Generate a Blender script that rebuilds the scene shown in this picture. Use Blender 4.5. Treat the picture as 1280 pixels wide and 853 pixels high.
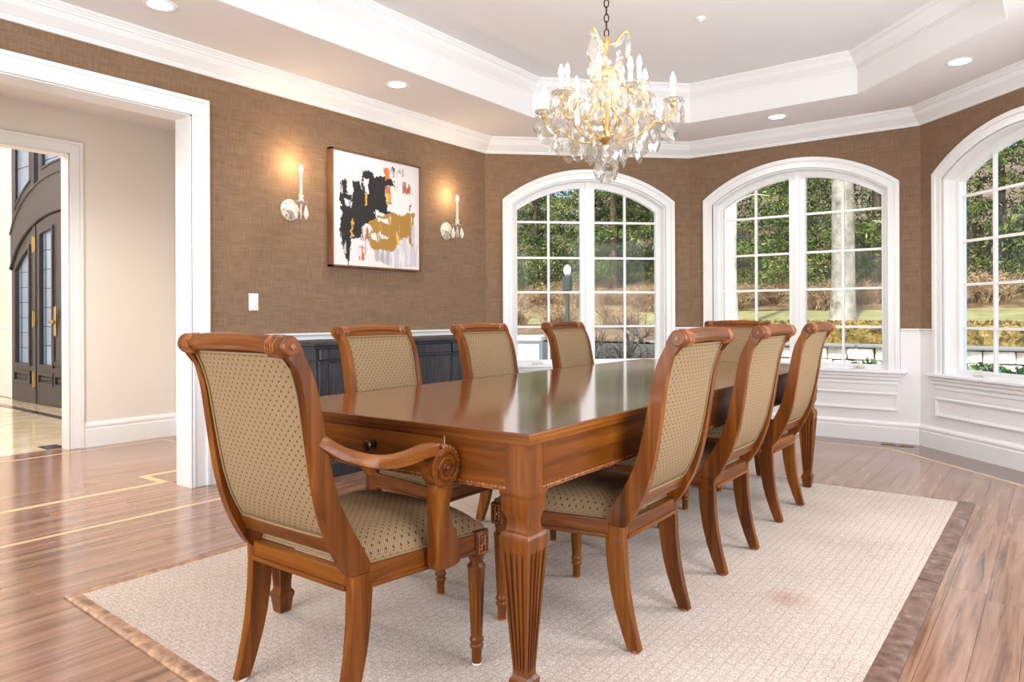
import bpy, bmesh, math, random
from mathutils import Vector, Matrix
import numpy as np
random.seed(7); RNG = np.random.default_rng(7)
for o in list(bpy.data.objects): bpy.data.objects.remove(o)
scn = bpy.context.scene
COL = scn.collection
PI = math.pi

# ------------------------------------------------------------------ camera
CAM_H = 1.075
cam_d = bpy.data.cameras.new('camera'); cam = bpy.data.objects.new('camera', cam_d); COL.objects.link(cam)
cam_d.sensor_width = 36.0; cam_d.sensor_fit = 'HORIZONTAL'
cam_d.lens = 898.72/1280*36.0
cam_d.shift_x = 0.0
cam_d.shift_y = -(426.5-394.32)/1280
cam_d.clip_start = 0.05; cam_d.clip_end = 300
YAW = math.radians(37.238); ROLL = -0.0040
M = Matrix.Rotation(YAW, 4, 'Z') @ Matrix.Rotation(PI/2, 4, 'X') @ Matrix.Rotation(-ROLL*-1, 4, 'Z')
M.translation = Vector((0, 0, CAM_H)); cam.matrix_world = M
scn.camera = cam

# ------------------------------------------------------------------ world, sun, exposure
w = bpy.data.worlds.new('world'); scn.world = w; w.use_nodes = True
nt = w.node_tree; nt.nodes.clear()
sky = nt.nodes.new('ShaderNodeTexSky'); sky.sky_type = 'NISHITA'; sky.sun_disc = False
sky.sun_elevation = math.radians(56); sky.sun_rotation = math.radians(173); sky.air_density = 1.0; sky.dust_density = 2.5
bg = nt.nodes.new('ShaderNodeBackground'); bg.inputs['Strength'].default_value = 0.40
ou = nt.nodes.new('ShaderNodeOutputWorld')
nt.links.new(sky.outputs[0], bg.inputs[0]); nt.links.new(bg.outputs[0], ou.inputs[0])
sd = bpy.data.lights.new('sun', 'SUN'); sd.energy = 6.5; sd.angle = math.radians(1.2); sd.color = (1.0, 0.95, 0.86)
so = bpy.data.objects.new('sun', sd); COL.objects.link(so)
so.rotation_euler = Vector((-0.08, 0.62, -0.95)).to_track_quat('-Z', 'Y').to_euler(); so.location = (-4, -20, 25)
def area(name, loc, direction, sx, sy, e, col):
    d = bpy.data.lights.new(name, 'AREA'); d.shape = 'RECTANGLE'; d.size = sx; d.size_y = sy; d.energy = e; d.color = col
    o = bpy.data.objects.new(name, d); COL.objects.link(o); o.location = loc
    o.rotation_euler = Vector(direction).to_track_quat('-Z', 'Z').to_euler(); return o
# unseen fill lamps added in made-up openings of the right-hand and back walls
FILL_COL = (0.88, 0.945, 1.0)
area('fill_right_far', (0.66, 3.75, 1.50), (-1, 0, -0.05), 1.5, 1.8, 80, FILL_COL)
area('fill_right_near', (0.66, 1.45, 1.50), (-1, 0, -0.05), 1.5, 1.8, 70, FILL_COL)
area('fill_back', (-1.9, -1.72, 1.45), (0, 1, 0.02), 3.0, 2.0, 135, FILL_COL)
scn.view_settings.view_transform = 'Standard'; scn.view_settings.look = 'None'
scn.view_settings.exposure = 0.01; scn.view_settings.gamma = 1.0
scn.view_settings.use_curve_mapping = False

# ------------------------------------------------------------------ materials
def lin(r, g, b):
    f = lambda c: (c/255/12.92) if c/255 <= 0.04045 else ((c/255+0.055)/1.055)**2.4
    return (f(r), f(g), f(b), 1)
MATS = {}
def mat(name, col=None, rough=0.5, metal=0.0, coat=0.0, coat_rough=0.1, spec=0.5):
    m = bpy.data.materials.new(name); m.use_nodes = True; MATS[name] = m
    b = m.node_tree.nodes['Principled BSDF']
    if col: b.inputs['Base Color'].default_value = col
    b.inputs['Roughness'].default_value = rough; b.inputs['Metallic'].default_value = metal
    b.inputs['Coat Weight'].default_value = coat; b.inputs['Coat Roughness'].default_value = coat_rough
    b.inputs['Specular IOR Level'].default_value = spec
    return m
class N:
    """tiny node helper"""
    def __init__(s, m): s.t = m.node_tree; s.b = s.t.nodes.get('Principled BSDF')
    def n(s, typ, **kw):
        x = s.t.nodes.new(typ)
        for k, v in kw.items():
            if k in x.inputs: x.inputs[k].default_value = v
            else: setattr(x, k, v)
        return x
    def l(s, a, b): s.t.links.new(a, b)
    def coord(s, kind='Object', scale=(1, 1, 1), rand=False):
        if kind == 'World': src = s.n('ShaderNodeNewGeometry').outputs['Position']
        else: src = s.n('ShaderNodeTexCoord').outputs[kind]
        if rand:
            oi = s.n('ShaderNodeObjectInfo'); mu = s.n('ShaderNodeVectorMath', operation='SCALE'); mu.inputs[0].default_value = (17, 31, 47)
            s.l(oi.outputs['Random'], mu.inputs['Scale']); ad = s.n('ShaderNodeVectorMath', operation='ADD')
            s.l(src, ad.inputs[0]); s.l(mu.outputs[0], ad.inputs[1]); src = ad.outputs[0]
        mp = s.n('ShaderNodeMapping'); mp.inputs['Scale'].default_value = scale; s.l(src, mp.inputs['Vector']); return mp.outputs[0]
    def noise(s, v, scale, detail=4, rough=0.55, dist=0.0):
        x = s.n('ShaderNodeTexNoise'); x.inputs['Scale'].default_value = scale; x.inputs['Detail'].default_value = detail
        x.inputs['Roughness'].default_value = rough; x.inputs['Distortion'].default_value = dist; s.l(v, x.inputs['Vector']); return x.outputs['Fac']
    def ramp(s, fac, stops):
        r = s.n('ShaderNodeValToRGB'); e = r.color_ramp.elements
        while len(e) < len(stops): e.new(0.5)
        for i, (p, c) in enumerate(stops): e[i].position = p; e[i].color = c
        s.l(fac, r.inputs['Fac']); return r.outputs['Color']
    def mix(s, fac, a, b, mode='MIX'):
        x = s.n('ShaderNodeMix', data_type='RGBA', blend_type=mode)
        for v, i in ((fac, 0), (a, 6), (b, 7)):
            if hasattr(v, 'is_linked') or hasattr(v, 'links'): s.l(v, x.inputs[i])
            else: x.inputs[i].default_value = v
        return x.outputs[2]
    def math(s, op, a, b=None, c=None):
        x = s.n('ShaderNodeMath', operation=op)
        for i, v in enumerate((a, b, c)):
            if v is None: continue
            if hasattr(v, 'links'): s.l(v, x.inputs[i])
            else: x.inputs[i].default_value = v
        return x.outputs[0]
    def bump(s, h, strength=0.3, dist=0.002):
        x = s.n('ShaderNodeBump'); x.inputs['Strength'].default_value = strength; x.inputs['Distance'].default_value = dist
        s.l(h, x.inputs['Height']); s.l(x.outputs[0], s.b.inputs['Normal'])
    def color(s, c): s.l(c, s.b.inputs['Base Color'])
    def roughness(s, c): s.l(c, s.b.inputs['Roughness'])

def g(v): return (v, v, v, 1)
def wood(name, dark, mid, light, axis=2, rough=0.40, coat=0.14, scale=1.0, coat_rough=0.08):
    m = mat(name, mid, rough, coat=coat, coat_rough=coat_rough, spec=0.25); k = N(m)
    sc = [26*scale]*3; sc[axis] = 1.6*scale
    v = k.coord('Object', sc, rand=True)
    a = k.noise(v, 1.0, 5, 0.6, 0.6); v2 = k.coord('Object', [x*0.18 for x in sc], rand=True); b = k.noise(v2, 1.0, 2)
    f = k.math('ADD', k.math('MULTIPLY', a, 0.65), k.math('MULTIPLY', b, 0.35))
    k.color(k.ramp(f, [(0.34, dark), (0.52, mid), (0.68, light)]))
    k.bump(a, 0.05, 0.001); return m
CH = (lin(70, 32, 4), lin(114, 59, 9), lin(148, 88, 25))
wood('cherry_z', *CH, axis=2); wood('cherry_x', *CH, axis=0); wood('cherry_y', *CH, axis=1)
wood('cherry_top', lin(92, 40, 14), lin(118, 56, 22), lin(140, 74, 34), axis=1, rough=0.16, coat=1.0, coat_rough=0.10)
b_ = MATS['cherry_top'].node_tree.nodes['Principled BSDF']; b_.inputs['Coat IOR'].default_value = 2.0; b_.inputs['Specular IOR Level'].default_value = 0.6
mat('carving', lin(128, 66, 22), 0.45, coat=0.3)
k = N(MATS['carving']); k.color(k.ramp(k.noise(k.coord('Object', (1, 1, 1)), 60, 3), [(0.35, lin(80, 38, 12)), (0.6, lin(165, 96, 40))]))
# brown grasscloth wall covering
m = mat('grasscloth', lin(138, 105, 78), 0.85, spec=0.2); k = N(m)
h1 = k.noise(k.coord('Object', (6, 6, 330)), 1.0, 3, 0.6); h2 = k.noise(k.coord('Object', (210, 210, 9)), 1.0, 2, 0.5)
h3 = k.noise(k.coord('Object', (3, 3, 20)), 1.0, 3, 0.6)
f = k.math('ADD', k.math('ADD', k.math('MULTIPLY', h1, 0.52), k.math('MULTIPLY', h2, 0.36)), k.math('MULTIPLY', h3, 0.12))
k.color(k.ramp(f, [(0.30, lin(106, 82, 62)), (0.50, lin(136, 109, 86)), (0.70, lin(162, 135, 110))])); k.bump(f, 0.35, 0.0012)
def plain(name, c, rough, var=0.03, **kw):
    m = mat(name, c, rough, **kw); k = N(m)
    f = k.noise(k.coord('World', (1, 1, 1)), 2.2, 3); c2 = tuple(x*(1-var*2) for x in c[:3])+(1,)
    k.color(k.ramp(f, [(0.3, c2), (0.7, c)])); return m
plain('trim_white', lin(243, 242, 241), 0.4, 0.005)
plain('ceiling_paint', lin(238, 232, 229), 0.9, 0.01, spec=0.2)
plain('ceiling_top_paint', lin(232, 228, 226), 0.9, 0.01, spec=0.2)
plain('hall_paint', lin(234, 227, 217), 0.85, 0.01, spec=0.2)
plain('black_paint', lin(46, 46, 50), 0.42, 0.1)
k = N(MATS['black_paint']); f = k.noise(k.coord('Object', (90, 90, 6)), 1.0, 4); k.color(k.ramp(f, [(0.35, lin(38, 38, 42)), (0.75, lin(74, 74, 80))])); k.bump(f, 0.1, 0.001)
plain('door_paint', lin(62, 58, 62), 0.42, 0.05)
mat('brass', lin(190, 168, 112), 0.4, 1.0); mat('gold', lin(220, 186, 124), 0.34, 1.0); mat('dark_bronze', lin(72, 58, 46), 0.35, 0.9)
mat('glide', lin(225, 222, 215), 0.5); mat('plastic_white', lin(240, 240, 238), 0.4)
mat('white_metal', lin(232, 226, 214), 0.5); k = N(MATS['white_metal']); k.color(k.ramp(k.noise(k.coord('Object', (1, 1, 1)), 45, 3), [(0.36, lin(168, 150, 126)), (0.5, lin(234, 228, 216))]))
mat('candle', lin(244, 236, 216), 0.5); mat('milk_glass', lin(236, 228, 214), 0.12, coat=0.6)
# oak boards
def oak(name, dark, mid, light, rough=0.22):
    m = mat(name, mid, rough, coat=0.35, coat_rough=0.12); k = N(m)
    v = k.coord('World', (30, 1.5, 30), rand=True); a = k.noise(v, 1.0, 6, 0.62, 1.2)
    v3 = k.coord('World', (9, 0.55, 9), rand=True); wv = k.n('ShaderNodeTexWave', wave_type='RINGS', rings_direction='Y'); wv.inputs['Scale'].default_value = 1.3; wv.inputs['Distortion'].default_value = 5; wv.inputs['Detail'].default_value = 3; k.l(v3, wv.inputs['Vector'])
    f = k.math('ADD', k.math('MULTIPLY', a, 0.86), k.math('MULTIPLY', wv.outputs['Fac'], 0.14))
    c = k.ramp(f, [(0.33, dark), (0.50, mid), (0.72, light)])
    oi = k.n('ShaderNodeObjectInfo'); br = k.ramp(oi.outputs['Random'], [(0, g(0.93)), (1, g(1.04))])
    k.color(k.mix(1.0, c, br, 'MULTIPLY')); k.bump(a, 0.06, 0.001); return m
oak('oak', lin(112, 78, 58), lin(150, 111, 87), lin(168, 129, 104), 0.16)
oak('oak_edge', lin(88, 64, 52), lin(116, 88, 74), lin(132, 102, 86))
plain('inlay_maple', lin(216, 184, 144), 0.25, 0.04)
mat('floor_base', lin(70, 45, 32), 0.7)
# marble of the foyer
m = mat('marble', lin(226, 208, 176), 0.12, coat=0.4); k = N(m)
k.color(k.ramp(k.noise(k.coord('World', (1, 1, 1)), 3.0, 6, 0.6, 1.0), [(0.3, lin(206, 182, 144)), (0.6, lin(232, 216, 188))]))
mat('marble_dark', lin(74, 66, 58), 0.15)
# rug
m = mat('rug_weave', lin(206, 190, 172), 0.95, spec=0.1); k = N(m)
v = k.coord('Object', (1, 1, 1)); br = k.n('ShaderNodeTexBrick'); mr = k.n('ShaderNodeMapping'); mr.inputs['Rotation'].default_value = (0, 0, math.radians(90)); k.l(v, mr.inputs['Vector']); k.l(mr.outputs[0], br.inputs['Vector'])
br.inputs['Scale'].default_value = 1.0; br.inputs['Mortar Size'].default_value = 0.0045; br.inputs['Mortar Smooth'].default_value = 1.0
br.inputs['Brick Width'].default_value = 0.046; br.inputs['Row Height'].default_value = 0.034; br.offset = 0.5
fine = k.n('ShaderNodeTexVoronoi'); fine.inputs['Scale'].default_value = 150; k.l(v, fine.inputs['Vector'])
blot = k.noise(v, 2.0, 3)
base = k.ramp(k.math('ADD', k.math('MULTIPLY', fine.outputs['Distance'], 0.7), k.math('MULTIPLY', blot, 0.5)), [(0.25, lin(156, 138, 124)), (0.75, lin(208, 191, 177))])
col = k.mix(k.math('MULTIPLY', br.outputs['Fac'], 0.34), base, lin(146, 129, 112))
st = k.n('ShaderNodeVectorMath', operation='DISTANCE'); k.l(v, st.inputs[0]); st.inputs[1].default_value = (-0.812, 2.77, 0.012)
stf = k.math('MULTIPLY', k.math('SUBTRACT', 0.11, st.outputs['Value']), k.math('MULTIPLY', k.noise(v, 22, 4), 9.0))
stn = k.n('ShaderNodeClamp'); k.l(stf, stn.inputs[0])
col = k.mix(k.math('MULTIPLY', stn.outputs[0], 0.85), col, lin(150, 96, 62)); k.color(col)
hh = k.math('SUBTRACT', k.math('MULTIPLY', fine.outputs['Distance'], 0.5), k.math('MULTIPLY', br.outputs['Fac'], 0.5)); k.bump(hh, 0.5, 0.003)
m = mat('rug_border', lin(158, 118, 88), 0.5); k = N(m); f = k.noise(k.coord('World', (1, 1, 1)), 26, 5, 0.65)
k.color(k.ramp(f, [(0.34, lin(112, 76, 54)), (0.5, lin(158, 116, 84)), (0.68, lin(196, 150, 106))])); k.bump(f, 0.5, 0.003)
m = mat('rug_leather', lin(112, 82, 68), 0.32); k = N(m); f = k.noise(k.coord('World', (1, 1, 1)), 22, 5, 0.6)
k.color(k.ramp(f, [(0.34, lin(86, 58, 46)), (0.6, lin(128, 98, 82)), (0.74, lin(164, 138, 124))])); k.bump(f, 0.4, 0.003)
# upholstery : gold-tan weave with a diagonal lattice of small dark dots (uv in metres)
m = mat('upholstery', lin(178, 152, 108), 0.8, spec=0.25); k = N(m)
uv = k.n('ShaderNodeTexCoord').outputs['UV']
def lattice(off, s):
    mp = k.n('ShaderNodeMapping'); mp.inputs['Scale'].default_value = (1/s, 1/s, 1); mp.inputs['Location'].default_value = (off, off, 0); k.l(uv, mp.inputs['Vector'])
    fr = k.n('ShaderNodeVectorMath', operation='FRACTION'); k.l(mp.outputs[0], fr.inputs[0])
    d = k.n('ShaderNodeVectorMath', operation='DISTANCE'); k.l(fr.outputs[0], d.inputs[0]); d.inputs[1].default_value = (0.5, 0.5, 0.0); return d.outputs['Value']
dd = k.math('MINIMUM', lattice(0.0, 0.0245), lattice(0.5, 0.0245)); dot = k.math('LESS_THAN', dd, 0.115)
sp = k.math('MINIMUM', lattice(0.25, 0.0065), lattice(0.75, 0.0065))
wv = k.ramp(sp, [(0.12, lin(172, 144, 108)), (0.38, lin(116, 91, 61))])
k.color(k.mix(dot, wv, lin(84, 48, 26))); k.bump(sp, 0.25, 0.0008)
mat('piping', lin(140, 112, 76), 0.8)
# glass and lamps
def glass_pane(name, gloss, tint=(1, 1, 1, 1)):
    m = bpy.data.materials.new(name); m.use_nodes = True; MATS[name] = m; t = m.node_tree; t.nodes.clear()
    tr = t.nodes.new('ShaderNodeBsdfTransparent'); tr.inputs[0].default_value = tint; gl = t.nodes.new('ShaderNodeBsdfGlossy'); gl.inputs['Roughness'].default_value = 0.02
    fr = t.nodes.new('ShaderNodeFresnel'); fr.inputs[0].default_value = 1.2; mx = t.nodes.new('ShaderNodeMixShader'); o = t.nodes.new('ShaderNodeOutputMaterial')
    ml = t.nodes.new('ShaderNodeMath'); ml.operation = 'MULTIPLY'; ml.inputs[1].default_value = gloss; t.links.new(fr.outputs[0], ml.inputs[0])
    t.links.new(ml.outputs[0], mx.inputs[0]); t.links.new(tr.outputs[0], mx.inputs[1]); t.links.new(gl.outputs[0], mx.inputs[2]); t.links.new(mx.outputs[0], o.inputs[0]); return m
glass_pane('window_glass', 0.5, (0.97, 0.985, 0.98, 1))
def crystal():
    m = bpy.data.materials.new('crystal'); m.use_nodes = True; MATS['crystal'] = m; t = m.node_tree; t.nodes.clear()
    tr = t.nodes.new('ShaderNodeBsdfTransparent'); tr.inputs[0].default_value = (0.97, 0.96, 0.94, 1)
    gl = t.nodes.new('ShaderNodeBsdfGlossy'); gl.inputs['Roughness'].default_value = 0.04
    tl = t.nodes.new('ShaderNodeBsdfTranslucent'); tl.inputs[0].default_value = (0.98, 0.95, 0.9, 1)
    fr = t.nodes.new('ShaderNodeLayerWeight'); fr.inputs[0].default_value = 0.45
    m1 = t.nodes.new('ShaderNodeMixShader'); m1.inputs[0].default_value = 0.10; t.links.new(tr.outputs[0], m1.inputs[1]); t.links.new(tl.outputs[0], m1.inputs[2])
    m2 = t.nodes.new('ShaderNodeMixShader'); o = t.nodes.new('ShaderNodeOutputMaterial')
    t.links.new(fr.outputs['Facing'], m2.inputs[0]); t.links.new(m1.outputs[0], m2.inputs[1]); t.links.new(gl.outputs[0], m2.inputs[2]); t.links.new(m2.outputs[0], o.inputs[0])
crystal()
def emis(name, col, s):
    m = mat(name, col, 0.5); b = m.node_tree.nodes['Principled BSDF']; b.inputs['Emission Color'].default_value = col; b.inputs['Emission Strength'].default_value = s; return m
emis('bulb', (1.0, 0.82, 0.58, 1), 12); emis('downlight', (1.0, 0.90, 0.76, 1), 9)
m = bpy.data.materials.new('leaded_glass'); m.use_nodes = True; MATS['leaded_glass'] = m; t_ = m.node_tree; t_.nodes.clear()
a_ = t_.nodes.new('ShaderNodeBsdfTranslucent'); a_.inputs[0].default_value = (.95, .97, .97, 1); b_ = t_.nodes.new('ShaderNodeBsdfTransparent'); c_ = t_.nodes.new('ShaderNodeMixShader'); c_.inputs[0].default_value = .35
d_ = t_.nodes.new('ShaderNodeBsdfGlossy'); d_.inputs['Roughness'].default_value = .1; e_ = t_.nodes.new('ShaderNodeMixShader'); e_.inputs[0].default_value = .08; o_ = t_.nodes.new('ShaderNodeOutputMaterial')
for x_, y_ in ((a_.outputs[0], c_.inputs[1]), (b_.outputs[0], c_.inputs[2]), (c_.outputs[0], e_.inputs[1]), (d_.outputs[0], e_.inputs[2]), (e_.outputs[0], o_.inputs[0])): t_.links.new(x_, y_)
# outdoors
def leafy(name, stops, sc=3.0, rough=0.6, trans=True):
    m = mat(name, stops[1][1], rough, spec=0.3); k = N(m); v = k.coord('World', (1, 1, 1))
    k.color(k.ramp(k.noise(v, sc, 4, 0.7), stops)); return m
leafy('evergreen', [(0.38, lin(34, 46, 22)), (0.5, lin(78, 94, 44)), (0.63, lin(142, 152, 82))], 1.0)
leafy('boxwood', [(0.34, lin(74, 64, 32)), (0.5, lin(130, 110, 58)), (0.66, lin(172, 148, 90))], 9)
leafy('brush_twig', [(0.36, lin(84, 66, 48)), (0.5, lin(140, 114, 84)), (0.64, lin(190, 162, 124))], 5)
leafy('shrub_green', [(0.3, lin(40, 62, 38)), (0.5, lin(78, 104, 66)), (0.7, lin(120, 142, 98))], 7)
leafy('bare_twig', [(0.3, lin(52, 46, 40)), (0.6, lin(88, 80, 70)), (0.8, lin(110, 100, 90))], 9)
leafy('lawn', [(0.32, lin(112, 108, 72)), (0.5, lin(136, 136, 90)), (0.68, lin(162, 150, 112))], 1.6)
leafy('leaf_litter', [(0.3, lin(70, 56, 40)), (0.5, lin(110, 90, 66)), (0.7, lin(144, 122, 92))], 1.8)
leafy('driveway', [(0.3, lin(168, 164, 156)), (0.6, lin(196, 192, 184)), (0.8, lin(206, 202, 194))], 3)
leafy('pale_bark', [(0.3, lin(150, 142, 128)), (0.5, lin(204, 198, 184)), (0.7, lin(226, 220, 206))], 5)
leafy('grey_bark', [(0.3, lin(104, 98, 88)), (0.5, lin(150, 142, 130)), (0.7, lin(178, 170, 156))], 5)
leafy('dark_bark', [(0.3, lin(62, 52, 42)), (0.5, lin(92, 78, 64)), (0.7, lin(120, 104, 86))], 5)
leafy('stone', [(0.3, lin(170, 162, 146)), (0.5, lin(206, 198, 182)), (0.7, lin(226, 220, 206))], 6)
mat('stone_cap', lin(120, 120, 118), 0.7); mat('post_green', lin(60, 72, 64), 0.5); mat('roofing', lin(90, 86, 80), 0.8); mat('stucco', lin(214, 206, 192), 0.9)

# ------------------------------------------------------------------ mesh helpers
def new_obj(name, me, parent=None, m=None):
    o = bpy.data.objects.new(name, me); COL.objects.link(o)
    if m is not None and me is not None and not me.materials: me.materials.append(MATS[m])
    if parent is not None: o.parent = parent
    return o
def bm_obj(name, bm, m, parent=None, smooth=False, loc=None, rz=None, recalc=True):
    if recalc: bmesh.ops.recalc_face_normals(bm, faces=bm.faces)
    me = bpy.data.meshes.new(name); bm.to_mesh(me); bm.free()
    if smooth:
        for p in me.polygons: p.use_smooth = True
        if smooth != True: me.set_sharp_from_angle(angle=math.radians(smooth))
    o = new_obj(name, me, parent, m)
    if loc is not None: o.location = loc
    if rz is not None: o.rotation_euler[2] = rz
    return o
def tag(o, label=None, cat=None, group=None, kind=None):
    if label: o['label'] = label
    if cat: o['category'] = cat
    if group: o['group'] = group
    if kind: o['kind'] = kind
    return o
def empty(name, loc=(0, 0, 0), rz=0.0, parent=None):
    o = bpy.data.objects.new(name, None); COL.objects.link(o); o.location = loc; o.rotation_euler[2] = rz; o.empty_display_size = 0.1
    if parent: o.parent = parent
    return o
KIDS = {}
def copy_tree(o, parent=None):
    c = o.copy(); COL.objects.link(c); c.parent = parent
    for ch in [x for x in o.children]: copy_tree(ch, c)
    return c
def add_box(bm, x0, x1, y0, y1, z0, z1, bev=0.0, seg=1):
    vs = [bm.verts.new(p) for p in ((x0,y0,z0),(x1,y0,z0),(x1,y1,z0),(x0,y1,z0),(x0,y0,z1),(x1,y0,z1),(x1,y1,z1),(x0,y1,z1))]
    fs = [bm.faces.new([vs[i] for i in f]) for f in ((3,2,1,0),(4,5,6,7),(0,1,5,4),(1,2,6,5),(2,3,7,6),(3,0,4,7))]
    if bev > 0:
        es = list({e for f in fs for e in f.edges}); bmesh.ops.bevel(bm, geom=es, offset=bev, segments=seg, affect='EDGES', profile=0.6)
def box(name, x0, x1, y0, y1, z0, z1, m, parent=None, bev=0.0, seg=1, **kw):
    bm = bmesh.new(); add_box(bm, x0, x1, y0, y1, z0, z1, bev, seg); return bm_obj(name, bm, m, parent, **kw)
def add_prism(bm, poly, t0, t1, axis='x', bev=0.0, shear=None):
    """poly list of 2d points; axis = extrusion axis. x:(y,z) y:(x,z) z:(x,y)"""
    def P(a, b, t):
        s = shear(a, b) if shear else 0
        return {'x': (t+s, a, b), 'y': (a, t+s, b), 'z': (a, b, t)}[axis]
    n = len(poly); A = [bm.verts.new(P(a, b, t0)) for a, b in poly]; B = [bm.verts.new(P(a, b, t1)) for a, b in poly]
    f1 = bm.faces.new(A); f2 = bm.faces.new(list(reversed(B))); sides = [bm.faces.new((A[i], B[i], B[(i+1) % n], A[(i+1) % n])) for i in range(n)]
    if bev > 0:
        es = list(f1.edges)+list(f2.edges); bmesh.ops.bevel(bm, geom=es, offset=bev, segments=2, affect='EDGES', profile=0.6)
def add_lathe(bm, prof, seg=20, center=(0, 0), rfun=None, caps=True, axis='z', sx=1.0, sy=1.0):
    """prof: list of (r,z) bottom to top"""
    rings = []
    for r, z in prof:
        ring = []
        for i in range(seg):
            a = 2*PI*i/seg; rr = r*(rfun(a, z) if rfun else 1.0)
            px, py = rr*math.cos(a)*sx, rr*math.sin(a)*sy
            p = (center[0]+px, center[1]+py, z) if axis == 'z' else ((z, center[0]+px, center[1]+py) if axis == 'x' else (center[0]+px, z, center[1]+py))
            ring.append(bm.verts.new(p))
        rings.append(ring)
    for a, b in zip(rings[:-1], rings[1:]):
        for i in range(seg): bm.faces.new((a[i], a[(i+1) % seg], b[(i+1) % seg], b[i]))
    if caps: bm.faces.new(list(reversed(rings[0]))); bm.faces.new(rings[-1])
def add_tube(bm, pts, r, seg=8, closed=False, rf=None, flat=1.0):
    """tube through points (parallel-transport frame)"""
    P = [Vector(p) for p in pts]; n = len(P); rings = []
    T = []
    for i in range(n):
        a = P[(i-1) % n] if (closed or i > 0) else P[0]; b = P[(i+1) % n] if (closed or i < n-1) else P[-1]
        t = b-a; T.append(t.normalized() if t.length > 1e-9 else Vector((0, 0, 1)))
    up = Vector((0, 0, 1)) if abs(T[0].z) < 0.9 else Vector((1, 0, 0))
    u = (up - T[0]*up.dot(T[0])).normalized()
    for i in range(n):
        u = (u - T[i]*u.dot(T[i])); u = u.normalized() if u.length > 1e-9 else Vector((1, 0, 0)); v = T[i].cross(u)
        rr = rf(i/(n-1)) if rf else r
        rings.append([bm.verts.new(P[i]+u*(rr*math.cos(2*PI*j/seg))+v*(rr*flat*math.sin(2*PI*j/seg))) for j in range(seg)])
    m = n if closed else n-1
    for i in range(m):
        a, b = rings[i], rings[(i+1) % n]
        for j in range(seg): bm.faces.new((a[j], a[(j+1) % seg], b[(j+1) % seg], b[j]))
    if not closed: bm.faces.new(list(reversed(rings[0]))); bm.faces.new(rings[-1])
def catmull(pts, k=6, closed=False):
    P = [Vector(p) for p in pts]; n = len(P); out = []
    for i in range(n if closed else n-1):
        p0 = P[(i-1) % n] if (closed or i > 0) else P[0]; p1 = P[i]; p2 = P[(i+1) % n]; p3 = P[(i+2) % n] if (closed or i+2 < n) else P[-1]
        for j in range(k):
            t = j/k; out.append(0.5*((2*p1)+(-p0+p2)*t+(2*p0-5*p1+4*p2-p3)*t*t+(-p0+3*p1-3*p2+p3)*t**3))
    if not closed: out.append(P[-1])
    return out
def add_sphere(bm, c, r, seg=10, rings=6, sc=(1, 1, 1)):
    prof = []; rr = []
    for i in range(rings+1):
        a = -PI/2+PI*i/rings; rr.append((max(1e-4, math.cos(a))*r, math.sin(a)*r))
    R = []
    for q, z in rr: R.append([bm.verts.new((c[0]+q*math.cos(2*PI*j/seg)*sc[0], c[1]+q*math.sin(2*PI*j/seg)*sc[1], c[2]+z*sc[2])) for j in range(seg)])
    for a, b in zip(R[:-1], R[1:]):
        for j in range(seg): bm.faces.new((a[j], a[(j+1) % seg], b[(j+1) % seg], b[j]))
    bm.faces.new(list(reversed(R[0]))); bm.faces.new(R[-1])
def add_sweep(bm, path, prof, closed=False):
    """horizontal mitred sweep. path: (x,y) with the room on the LEFT of travel; prof: closed polygon of (inward, z)"""
    n = len(path); rings = []
    for i in range(n):
        p = Vector(path[i]); 
        d0 = (p-Vector(path[i-1])).normalized() if (closed or i > 0) else None
        d1 = (Vector(path[(i+1) % n])-p).normalized() if (closed or i < n-1) else None
        if d0 is None: d0 = d1
        if d1 is None: d1 = d0
        n0 = Vector((-d0.y, d0.x)); n1 = Vector((-d1.y, d1.x)); b = (n0+n1).normalized(); s = 1.0/max(0.3, b.dot(n0))
        rings.append([bm.verts.new((p.x+b.x*s*q, p.y+b.y*s*q, z)) for q, z in prof])
    k = len(prof)
    for i in range(n if closed else n-1):
        a, b = rings[i], rings[(i+1) % n]
        for j in range(k): bm.faces.new((a[j], a[(j+1) % k], b[(j+1) % k], b[j]))
    if not closed: bm.faces.new(rings[0]); bm.faces.new(list(reversed(rings[-1])))
def add_ring(bm, outer, inner, y0, y1):
    """closed outlines in (x,z) with the same count, made into a frame between depths y0,y1"""
    n = len(outer); V = [[bm.verts.new((x, y, z)) for x, z in L] for L, y in ((outer, y0), (inner, y0), (outer, y1), (inner, y1))]
    for i in range(n):
        j = (i+1) % n
        bm.faces.new((V[0][i], V[0][j], V[1][j], V[1][i])); bm.faces.new((V[2][i], V[3][i], V[3][j], V[2][j]))
        bm.faces.new((V[0][i], V[2][i], V[2][j], V[0][j])); bm.faces.new((V[1][i], V[1][j], V[3][j], V[3][i]))

# ================================================================== ROOM SHELL
ZC = 2.75                      # soffit
ZT = 3.06                      # tray ceiling
A = (-4.335, 5.29); B = (-2.895, 6.71); C = (-0.895, 6.71); D = (0.545, 5.29)
YB = -1.62                     # back wall
WT = 0.165                     # wall thickness (room to hall)
def wall_frame(P, Q):          # local x from P to Q, local y into the room
    d = (Vector(Q)-Vector(P)); return (P[0], P[1], 0), math.atan2(d.y, d.x), d.length
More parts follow.
